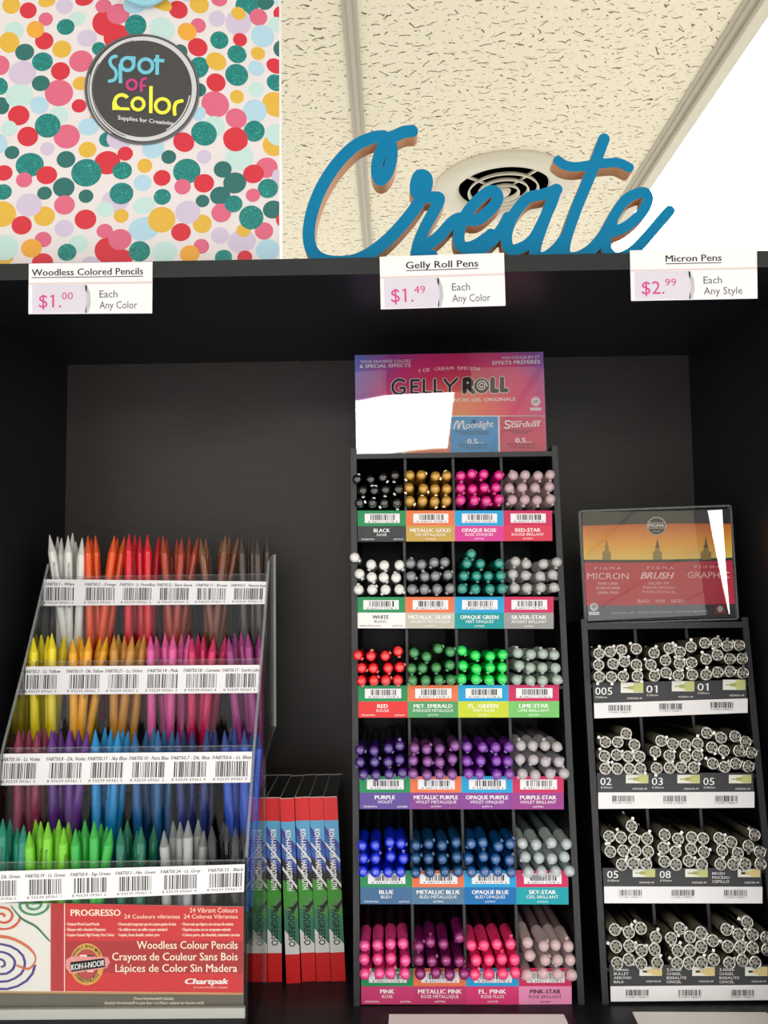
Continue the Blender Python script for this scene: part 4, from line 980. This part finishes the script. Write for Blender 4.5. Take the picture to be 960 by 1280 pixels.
# ------------------------------------------------------------------ clear stepped rack of woodless pencils
PX0, PX1 = -0.358, -0.1300                              # inner faces of the side panels
TY = [0.155, 0.115, 0.075, 0.035]                       # front panel of each tier, top tier first
BACKY = 0.197
prack = empty('pencil_display_rack', ((PX0 + PX1) / 2, TY[3], ZS))
tag(prack, 'clear acrylic stepped rack of coloured woodless pencils with barcode strips', 'pencil rack')
pxc, pyc = prack.location.x, prack.location.y
SQ = [[(55.5, 724), (333.7, 727), (332, 755), (54.7, 757.3)], [(32.6, 833), (325, 831), (323.6, 866), (31, 868.3)],
      [(4.6, 942), (315.3, 939.4), (313.5, 977.8), (2.3, 981.6)], [(-9, 1089), (306, 1080), (305, 1114.5), (-9, 1128.3)]]
zloc = lambda px, py, Y: (lambda p: (p.x - pxc, p.z - ZS))(at(px, py, Y))
tier_top = [zloc(200, (s[0][1] + s[1][1]) / 2, Y)[1] + 0.004 for s, Y in zip(SQ, TY)]
FLOOR = [tier_top[0] - 0.150, tier_top[1] - 0.130, tier_top[2] - 0.150, tier_top[3] - 0.118]
def side(x, name):
    m = MB()
    T = tier_top; f = [Y - pyc for Y in TY]; b = BACKY - pyc
    poly = [(f[3], 0.0), (0.128 - pyc, 0.0), (0.128 - pyc, FLOOR[0] - 0.03), (b, FLOOR[0] - 0.012), (b, T[0] + 0.022), (f[0] + 0.004, T[0] + 0.014), (f[1], T[1] + 0.006), (f[2], T[2] + 0.006), (f[3], T[3] + 0.004)]
    m.prism(poly, 'x', x, x + 0.0025, CLEAR, None)
    o = m.build('side_panel', prack)
    # pale strips paint in the light that the cut edges gather
    e = MB()
    for p, q in zip(poly[1:], poly[2:] + poly[:1]):
        if p[0] == f[3] and q[0] == f[3]: continue
        d = Vector((q[0] - p[0], q[1] - p[1])); nrm = Vector((d.y, -d.x)).normalized() * 0.0004
        e.prism([p, q, (q[0] + nrm.x, q[1] + nrm.y), (p[0] + nrm.x, p[1] + nrm.y)], 'x', x, x + 0.0025, EDGEBRIGHT if p[0] == b and q[0] == b else EDGECLEAR)
    ob = e.build('painted_edge_light', o)
    return o
side(PX0 - pxc - 0.0025, 'left'); side(PX1 - pxc, 'right')
wl, wr = PX0 - pxc, PX1 - pxc
m = MB(); m.box((wl, BACKY - pyc - 0.0025, FLOOR[0] - 0.002), (wr, BACKY - pyc, tier_top[0] + 0.020), CLEAR); m.build('back_panel', prack)
m = MB(); m.box((wl, 0.0, 0.0), (wr, 0.128 - pyc, 0.003), CLEAR); m.build('base_panel', prack)
BASEM = mat('frosted_base_acrylic', (178, 180, 176), 0.35)
m = MB(); _za, _zb = zloc(200, 1260.5, TY[3])[1], max(zloc(200, 1273, TY[3])[1], 0.001); m.box((wl, -0.0006, _zb), (wr, 0.0030, _za), BASEM); m.box((wl, -0.0002, 0.0), (wr, 0.0026, _zb), BLACKPL); m.build('base_rail', prack)
PENC = {'white': (236, 234, 230), 'orange': (240, 84, 22), 'vermilion': (226, 22, 44), 'burnt sienna': (168, 58, 36), 'brown': (122, 66, 40), 'natural sepia': (72, 58, 52),
        'light yellow': (248, 226, 22), 'dark yellow': (250, 178, 26), 'light ochre': (204, 140, 48), 'pink': (224, 84, 158), 'carmine': (206, 28, 92), 'scarlet lake': (154, 46, 122),
        'light violet': (140, 42, 78), 'dark violet': (98, 44, 140), 'sky blue': (22, 144, 214), 'paris blue': (28, 96, 158), 'dark blue': (30, 48, 116), 'light blue': (44, 86, 196),
        'dark green': (0, 128, 104), 'light green': (116, 202, 34), 'sap green': (44, 172, 64), 'hookers green': (14, 108, 82), 'light grey': (160, 164, 166), 'black': (24, 25, 28)}
POINTC = {'natural sepia': (70, 62, 58), 'brown': (118, 82, 58), 'black': (58, 60, 64), 'light grey': (122, 126, 128), 'light blue': (40, 62, 128)}
TIERS = [['white', 'orange', 'vermilion', 'burnt sienna', 'brown', 'natural sepia'], ['light yellow', 'dark yellow', 'light ochre', 'pink', 'carmine', 'scarlet lake'],
         ['light violet', 'dark violet', 'sky blue', 'paris blue', 'dark blue', 'light blue'], ['dark green', 'light green', 'sap green', 'hookers green', 'light grey', 'black']]
STRIPT = [['FA8750.1 - White', 'FA8750.2 - Orange', 'FA8750.9 - Lt. Vermillion', 'FA8750.22 - Burnt Sienna', 'FA8750.11 - Brown', 'FA8750.21 - Natural Sepia'],
          ['FA8750.2 - Lt. Yellow', 'FA8750.13 - Dk. Yellow', 'FA8750.21 - Lt. Ochre', 'FA8750.14 - Pink', 'FA8750.18 - Carmine', 'FA8750.17 - Scarlet Lake'],
          ['FA8750.16 - Lt. Violet', 'FA8750.8 - Dk. Violet', 'FA8750.17 - Sky Blue', 'FA8750.10 - Paris Blue', 'FA8750.7 - Dk. Blue', 'FA8750.6 - Lt. Blue'],
          ['FA8750.5 - Dk. Green', 'FA8750.19 - Lt. Green', 'FA8750.4 - Sap Green', 'FA8750.3 - Hkr. Green', 'FA8750.24 - Lt. Grey', 'FA8750.12 - Black']]
# tips: x, y in each crop and the lean of the pencil (sideways run per unit of height)
PTIP = [["165,48,.17 192,54,.02 205,58,0 227,50,.03 242,42,0 252,70,.12 274,58,-.02", "293,52,0 318,50,.05 304,62,.02 382,50,-.16 392,58,-.05 415,55,-.22", "430,44,0 450,48,0 467,54,.03 492,46,.02 529,55,-.06", "543,52,.08 556,60,0 590,62,0 606,58,-.05 632,56,-.02 660,58,-.2", "668,60,.13 686,60,.02 752,50,-.1 738,64,.02 766,52,-.05 795,56,-.2", "805,55,.03 830,55,.04 843,58,0 858,60,.02 892,52,-.03"],
        ["111,390,0 137,380,.02 173,376,.02 160,384,.04 215,383,-.08", "243,395,.02 264,382,0 272,392,.03 298,386,-.08 334,392,-.06 357,388,-.2", "380,385,0 395,380,.03 415,385,0 442,385,-.12 465,390,-.18 481,382,-.1", "502,385,0 520,384,.1 550,375,.05 578,380,-.03 605,380,0 630,381,-.02", "640,390,0 660,380,0 678,385,0 713,390,-.1 752,390,-.15", "762,390,.1 783,376,.08 803,372,.1 826,376,.06 864,380,0"],
        ["62,698,.02 77,700,0 97,695,.02 123,700,0 134,696,-.04 152,692,-.05", "172,697,.03 182,699,0 203,700,0 231,697,.02 240,699,-.04 262,695,0 292,702,-.12", "318,697,.02 350,690,0 370,697,0 395,700,-.06 411,697,-.05 428,702,-.1", "450,703,.04 488,700,0 511,690,.04 527,697,0 549,695,-.03 575,702,-.05", "592,705,.06 612,697,.03 641,697,0 690,695,-.04 705,690,-.02 719,698,-.06", "748,700,.06 770,690,.02 782,693,0 815,697,0 840,702,-.05 863,706,-.06"],
        ["8,268,0 28,270,.02 48,292,.03 65,285,-.02", "80,302,.03 97,270,0 111,275,.02 131,276,0 148,296,0 161,270,-.02 174,292,0 187,277,-.03", "206,295,.02 216,300,0 232,272,0 257,274,.02 276,281,-.03 293,288,-.12 304,294,-.15", "329,292,.03 347,272,0 385,290,0 374,300,.02 420,288,-.03", "447,300,.05 472,275,.06 491,276,.03 513,272,0 540,270,.02 556,300,-.05", "577,287,.04 610,278,0 618,284,.02 642,292,0 664,294,-.03"]]
POFF = [(0, 650, 2.667), (0, 650, 2.667), (0, 650, 2.667), (0, 900, 2.1818)]
PR_ = 0.0043
tname = ['top tier', 'second tier', 'third tier', 'bottom tier']
for t in range(4):
    Y = TY[t]; yl = Y - pyc; q = [zloc(px, py, Y) for px, py in SQ[t]]
    T = tier_top[t]; fl = FLOOR[t]; back = (BACKY if t == 0 else TY[t - 1]) - pyc
    m = MB(); m.box((wl, yl, fl), (wr, yl + 0.0018, T + 0.001), CLEAR)
    m.box((wl, yl - 0.0001, T + 0.001), (wr, yl + 0.0019, T + 0.0014), EDGECLEAR)
    fp = m.build('front_panel', prack)
    m = MB(); m.box((wl, yl + 0.0018, fl - 0.002), (wr, back, fl), CLEAR); m.build('bin_floor', prack)
    for k in range(1, 6):
        u = wl + (wr - wl) * k / 6 - 0.0006
        m = MB(); m.box((u, yl + 0.005, fl), (u + 0.0012, back - 0.001, T - 0.012), clear_mat('gap_shade_divider', (0.55, 0.56, 0.57), 0.4, 0.05) if 'gap_shade_divider' not in MATS else MATS['gap_shade_divider']); m.build('divider', prack)  # dark tint paints in the shade of the gaps between bins
    pr = Print(quadmap(*q), 0.00005, 1); f0 = pr.P
    pr.P = lambda a, b, lay=None, f0=f0, yl=yl: (lambda w: (w[0], yl - 0.0007 + w[1], w[2]))(f0(a, b))
    pr.prism([q[3], q[2], q[1], q[0]], 'y', yl - 0.0007, yl - 0.0003, CARD)
    for k in range(6):
        a = (k + 0.5) / 6 + (0.004 if k else -0.012) - (0.03 if t == 3 else 0)
        if t == 3: a = 0.031 + k * 0.179
        w = 0.064
        pr.bars(max(a - w, 0.0), min(a + w, 1.0), 0.30, 0.80, INK, 100 + t * 6 + k, 20)
        s_ = STRIPT[t][k]; hw_ = min(0.0041 * len(s_), 0.079)
        pr.text(s_, a - hw_, min(a + hw_, 0.998), 0.235, 0.115, INK, 0.02, 0.2)
        pr.text('8 93539 09361 %d' % k, max(a - w - 0.008, 0), min(a + w, 1.0), 0.925, 0.085, INK)
    pr.build('barcode_strip', fp)
    ox, oy, sc = POFF[t]
    for k in range(6):
        nm = TIERS[t][k]; c = PENC[nm]; key = nm.replace(' ', '_')
        body = mat(key + '_pencil_lacquer', c, 0.25, coat=0.5, coat_rough=0.06)
        pc = POINTC.get(nm, tuple(int(v * 0.86 + 10) for v in c)); point = mat(key + '_pencil_core', pc, 0.65)
        L = 0.172
        m = MB(); m.lathe([(0, PR_ - 0.0004), (0.0004, PR_), (L - 0.0175, PR_), (L - 0.0165, PR_ * 0.95)], body, 14, 'z')
        # maker's imprint down the barrel, wrapped on it
        gv, gf = glyphs('PROGRESSO WOODLESS', 0.01); mx = max(v[0] for v in gv)
        vs = [((PR_ + 0.00005) * math.sin((v[1] - 0.35) * 0.0036 / PR_), -(PR_ + 0.00005) * math.cos((v[1] - 0.35) * 0.0036 / PR_), L - 0.026 - v[0] / mx * 0.042) for v in gv]
        m.mesh(vs, gf, INK if nm not in ('black', 'natural sepia', 'dark blue', 'dark violet') else GREYINK)
        bo = m.build('body')
        m = MB(); m.lathe([(L - 0.0166, PR_ * 0.96), (L - 0.0012, 0.0006), (L, 0.0)], point, 14, 'z'); po = m.build('point')
        parts = [bo, po]; src = None
        lst = sorted([tuple(float(v) for v in w.split(',')) for w in PTIP[t][k].split()])
        for i, (zx, zy, ln_) in enumerate(lst):
            dy = (0.0100, 0.0195, 0.0285)[(i * 2) % 3] if zy < 60 or t else (0.0100, 0.0195, 0.0285)[i % 3]
            p = at(ox + zx / sc, oy + zy / sc, Y + dy)
            zb_ = ZS + fl + 0.0012; H = p.z - zb_
            lo_ = pxc + wl + (wr - wl) * k / 6 + 0.006; hi_ = pxc + wl + (wr - wl) * (k + 1) / 6 - 0.006
            bx = min(max(p.x + ln_ * H, lo_), hi_)
            ax = Vector((p.x - bx, rnd.uniform(-0.002, 0.002), H)); Ln = ax.length
            rot = ax.normalized().to_track_quat('Z', 'Y').to_matrix() @ Matrix.Rotation(R(rnd.choice((-55, -20, 15, 40, 120, 200, 160)) + rnd.uniform(-12, 12)), 3, 'Z')
            # keep every pencil its true width and stretch only to its own measured length
            loc = Vector((bx, p.y - ax.y, zb_))
            if src is None:
                src = empty('colored_pencil', loc, rot.to_euler()); o = src
                for pp in parts: pp.parent = src
            else: o = copy_thing(parts, src, 'colored_pencil', loc, rot.to_euler())
            o.scale = (1, 1, Ln / L)
            tag(o, '%s woodless pencil, %s in its bin, %s of clear rack' % (nm, ORD[len(lst)][i], tname[t]), 'pencil', '%s woodless pencils' % nm)

# printed card in the foot of the rack
def foot_card():
    y = 0.0036
    z = lambda a, b: zloc(a / 2.909, 1120 + b / 2.909, TY[3] + y)
    RED = mat('card_red_print', (212, 30, 36), 0.5); RED2 = mat('card_deep_red_print', (176, 22, 30), 0.5); OLIVE = mat('card_olive_print', (96, 92, 78), 0.5); TANL = mat('card_tan_print', (196, 150, 92), 0.5)
    CRM = mat('card_cream_ink', (250, 240, 218), 0.5); WHT = mat('card_white_print', (238, 234, 228), 0.5)
    m = Print(z, 0.00002, 1); m.P = lambda a, b, lay=None: (lambda w: (w[0], y - m.lay * m.step, w[1]))(z(a, b))
    x0 = -140
    q = [z(x0, 22), z(884, 40), z(884, 405), z(x0, 404)]
    m.prism([q[3], q[2], q[1], q[0]], 'y', y, y + 0.001, WHT)
    m.poly([(186, 26), (186, 346), (884, 352), (884, 40)], RED); m.poly([(x0, 352), (x0, 404), (884, 406), (884, 360)], OLIVE); m.poly([(x0, 345), (x0, 353), (884, 361), (884, 352)], TANL)
    m.up(); m.poly([(184, 26), (184, 346), (234, 346), (236, 27)], mat('card_spine_red_print', (188, 26, 32), 0.5)); m.poly([(238, 164), (238, 278), (884, 282), (884, 164)], RED2); m.up()
    m.rect(233, 27, 236, 346, CRM)
    T = m.text
    T('PROGRESSO', 258, 438, 72, 23, CRM, 0.03); T('24 Vibrant Colours', 690, 864, 60, 17, CRM); T('24 Couleurs vibrantes  24 Colores Vibrantes', 452, 864, 82, 15, CRM)
    for i, (a, b, c) in enumerate((('\u2022 Outlasts Wood-Cased Pencils', '\u2022 Durent plus longtemps que les crayons gain\u00e9s de bois', '\u2022 Duran m\u00e1s que l\u00e1pices con carcasa de madera'), ('\u2022 Sharpen with a Standard Sharpener', '\u2022 Se taillent avec un taille-crayon standard', '\u2022 S\u00e1quelos punta con un sacapuntas est\u00e1ndar'), ('\u2022 Lacquer-Coated, High Density, Pure Colour', '\u2022 Laqu\u00e9s, haute densit\u00e9, couleur pure', '\u2022 Colores puros, alta densidad, resistentes con laca'))):
        for s, l0, wd in ((a, 240, 3.9), (b, 428, 3.9), (c, 660, 4.0)): T(s, l0, l0 + min(wd * len(s) + 8, 212), 107 + i * 19.5, 10.5, CRM, 0.03)
    T('Woodless Colour Pencils', 498, 864, 192, 28, CRM, 0.012); T('Crayons de Couleur Sans Bois', 408, 864, 234, 28, CRM, 0.012); T('L\u00e1pices de Color Sin Madera', 420, 862, 276, 28, CRM, 0.012)
    T('Chartpak', 674, 830, 320, 20, WHITEINK, 0.05, 0.2); T('A Creative Products Company', 704, 828, 335, 6, CRM, 0, 0.15)
    T('Finest Hardtmuth\u00ae Quality', 488, 632, 377, 9, CRM); T('Qualit\u00e9 Hardtmuth\u00ae la plus fine \u2022 La Mejor calidad de Hardtmuth\u00ae', 380, 742, 393, 9, CRM)
    # spine lettering set sideways
    T('KOH-I-NOOR HARDTMUTH', 206, 440, 74, 9, mat('card_gold_ink', (120, 40, 24), 0.5), 0.0, rot=R(90))
    # round seal with a ribbon
    cx, cy = 316, 248
    GOLD = mat('seal_gold_print', (222, 168, 62), 0.5)
    k = m.lay; m.ell(cx, cy, 62, 76, GOLD, 40); m.lay += 1; m.ell(cx, cy, 44, 54, INK, 36); m.lay += 1; m.ell(cx, cy, 42, 52, mat('seal_inner_print', (196, 60, 60), 0.5), 36)
    m.lay += 1; m.rect(cx - 26, cy - 34, cx + 24, cy + 28, WHT); m.lay += 1; m.rect(cx, cy - 34, cx + 24, cy - 2, INK); m.rect(cx - 12, cy - 2, cx, cy + 28, INK); m.lay += 1
    m.poly([(240, 232), (262, 218), (392, 222), (400, 240), (388, 262), (256, 282), (240, 262)], mat('ribbon_pink_print', (236, 150, 150), 0.5)); m.poly([(256, 240), (380, 226), (384, 258), (258, 276)], RED); m.lay += 1
    T('KOH-I-NOOR', 260, 380, 270, 21, WHITEINK, 0.03, y1=253)
    for s, a0, a1, up in (('PENCILS SINCE 1790', 150, 32, True), ('HARDTMUTH', 222, 318, False)):
        for i, ch in enumerate(s):
            if ch == ' ': continue
            a = R(a0 + (a1 - a0) * i / (len(s) - 1)); rx, ry = (50, 61) if up else (56, 68)
            px, py = cx + rx * math.cos(a), cy - ry * math.sin(a)
            w = 7 if up else 11
            th = (math.pi / 2 - a) if up else (-math.pi / 2 - a)
            m.text(ch, px - w / 2 * math.cos(th), px - w / 2 * math.cos(th) + w * (0.4 if ch == 'I' else 1), py - w / 2 * math.sin(th), (9 if up else 13), INK, 0.02, 0.0, th)
    m.lay = k
    # loose coloured swirls on the white end
    g = random.Random(3)
    for (cx, cy, n, col, r0, squash) in ((0, 250, 3.2, (74, 50, 140), 128, 0.75), (10, 75, 2.0, (214, 84, 48), 64, 0.8), (118, 30, 2.0, (54, 150, 96), 60, 0.7)):
        C_ = mat('swirl_%d_print' % col[0], col, 0.6)
        for j in range(3):
            pts = []
            for i in range(60):
                a = i / 59 * n * 2 * math.pi; r = r0 * (1 - i / 64) + j * 3 - 3 + g.uniform(-1, 1)
                pts.append((min(cx + r * math.cos(a), 182), max(cy + r * squash * math.sin(a), 28)))
            pts = [p for p in pts if p[0] > x0]
            m.stroke(pts, 4, C_, False); m.up()
    OR2 = mat('swirl_amber_print', (216, 110, 60), 0.6); GR2 = mat('swirl_green_print', (44, 120, 88), 0.6)
    for j in range(3): m.stroke([(-40, 140 + j * 4), (40, 150 + j * 3), (105, 185 + j * 3), (130, 225 + j * 2), (105, 262 + j * 2), (60, 250 + j)], 5, OR2, False, 6); m.up()
    for j in range(2): m.stroke([(40, 35), (80, 80 + j * 4), (130, 108 + j * 4), (170, 150 + j * 3), (183, 165)], 4, GR2, False, 6); m.up()
    m.build('printed_card', prack)
foot_card()

# ------------------------------------------------------------------ six slim pencil boxes standing beside the rack
def pencil_boxes():
    H, Dp, Wd = 0.1745, 0.080, 0.0137
    Yf = 0.131
    RED = mat('box_red_card', (214, 34, 36), 0.45); TOPB = mat('box_black_gloss', (16, 16, 18), 0.25, coat=0.4); EDGE = mat('box_worn_card_edge', (196, 192, 188), 0.7)
    PURP = mat('box_indigo_print', (58, 62, 152), 0.45); SKY = mat('box_sky_print', (92, 164, 208), 0.45); BLK = mat('box_black_print', (34, 32, 34), 0.45)
    GRN = mat('box_green_print', (64, 150, 48), 0.45); DGR = mat('box_dark_green_print', (58, 122, 96), 0.45); WHT = mat('box_white_print', (222, 222, 220), 0.45)
    fronts = [(316.5, 330, 1227, 0.3), (333, 350, 1227, 0.4), (355, 373, 1231, 1.8), (375, 391, 1229, 2.0), (392, 409, 1228, 2.1), (409, 427, 1228, 2.2)]
    px_, pl_ = None, 0.0
    lb = ['slim red ended pencil box leftmost of six, seen through the clear rack side', 'slim red ended pencil box second of six, just outside the clear rack',
          'slim red ended pencil box third of six, its foot lowest of all', 'slim red ended pencil box fourth of six beside the clear rack',
          'slim red ended pencil box fifth of six, next to the last one', 'slim red ended pencil box last of six, nearest the gel pen rack']
    for i, (xa, xb, yb, lean) in enumerate(fronts):
        pa = at(xa, 1228, Yf); pb = at(xb, 1228, Yf)
        lift = (Wd / 2) * math.sin(R(lean))
        xc = pb.x - Wd / 2 if i else pa.x + Wd / 2
        if px_ is not None: xc = max(xc, px_ + Wd + 0.0003 + H * (math.tan(R(lean)) - math.tan(R(pl_))))
        px_, pl_ = xc, lean
        o = empty('pencil_box', (xc, Yf - (0.003 if i == 2 else 0), ZS + lift), (0, -R(lean), 0))
        w2 = Wd / 2
        m = MB(); m.box((-w2, 0, 0), (w2, Dp, H), TOPB)
        m.mi[:] = [m.m(RED) if k == 2 else v for k, v in enumerate(m.mi)]
        m.box((-w2, Dp - 0.0006, H), (w2, Dp, H + 0.0005), EDGE); m.box((-w2, 0, H - 0.0002), (-w2 + 0.0004, Dp, H + 0.0003), EDGE); m.box((-w2, -0.0003, H - 0.0006), (w2, 0, H), EDGE)
        m.build('carton', o)
        pr = Print(lambda a, b: ((a - 0.5) * Wd, (1 - b) * H), 0.00004, 1)
        r = pr.rect; pl = pr.poly
        r(0, 0, 1, 1, RED); pr.up()
        pl([(0, .13), (0, .80), (1, .80), (1, .13)], PURP); pr.up()
        pl([(0, .13), (0, .16), (1, .26), (1, .13)], SKY); pl([(0, .20), (0, .32), (1, .38), (1, .30)], mat('box_blue_print', (52, 96, 176), 0.45)); pl([(0, .33), (0, .52), (1, .60), (1, .42)], BLK); pr.up()
        pl([(0, .245), (0, .26), (1, .365), (1, .345)], WHT); pl([(0, .37), (0, .39), (1, .50), (1, .48)], WHT); pr.up()
        pl([(0, .445), (0, .70), (1, .70), (1, .52), (.45, .46)], GRN); pr.up(); pl([(0, .53), (0, .57), (.3, .60), (.6, .545), (1, .555), (1, .62), (0, .69)], mat('box_mid_green_print', (84, 140, 78), 0.45))
        pr.up(); pl([(0, .60), (0, .72), (1, .83), (1, .66)], DGR); pr.up(); pl([(.5, .60), (1, .56), (1, .585), (.7, .62)], BLK)
        pr.up(); pl([(0, .715), (0, .845), (1, .845), (1, .80)], WHT); pr.up()
        vs, fs = glyphs('KOH-I-NOOR HARDTMUTH', 0.03); mx = max(v[0] for v in vs)
        pr.mesh([pr.P(0.50 + (v[1] - 0.36) * 0.54, 0.175 + v[0] / mx * 0.33) for v in vs], fs, WHITEINK)
        vs, fs = glyphs('PROGRESSO', 0.02); mx = max(v[0] for v in vs)
        pr.mesh([pr.P(0.52 + (v[1] - 0.36) * 0.66, 0.59 + v[0] / mx * 0.215) for v in vs], fs, INK)
        pr.build('printed_front', o)
        tag(o, lb[i], 'pencil box', 'pencil boxes beside the rack')
pencil_boxes()
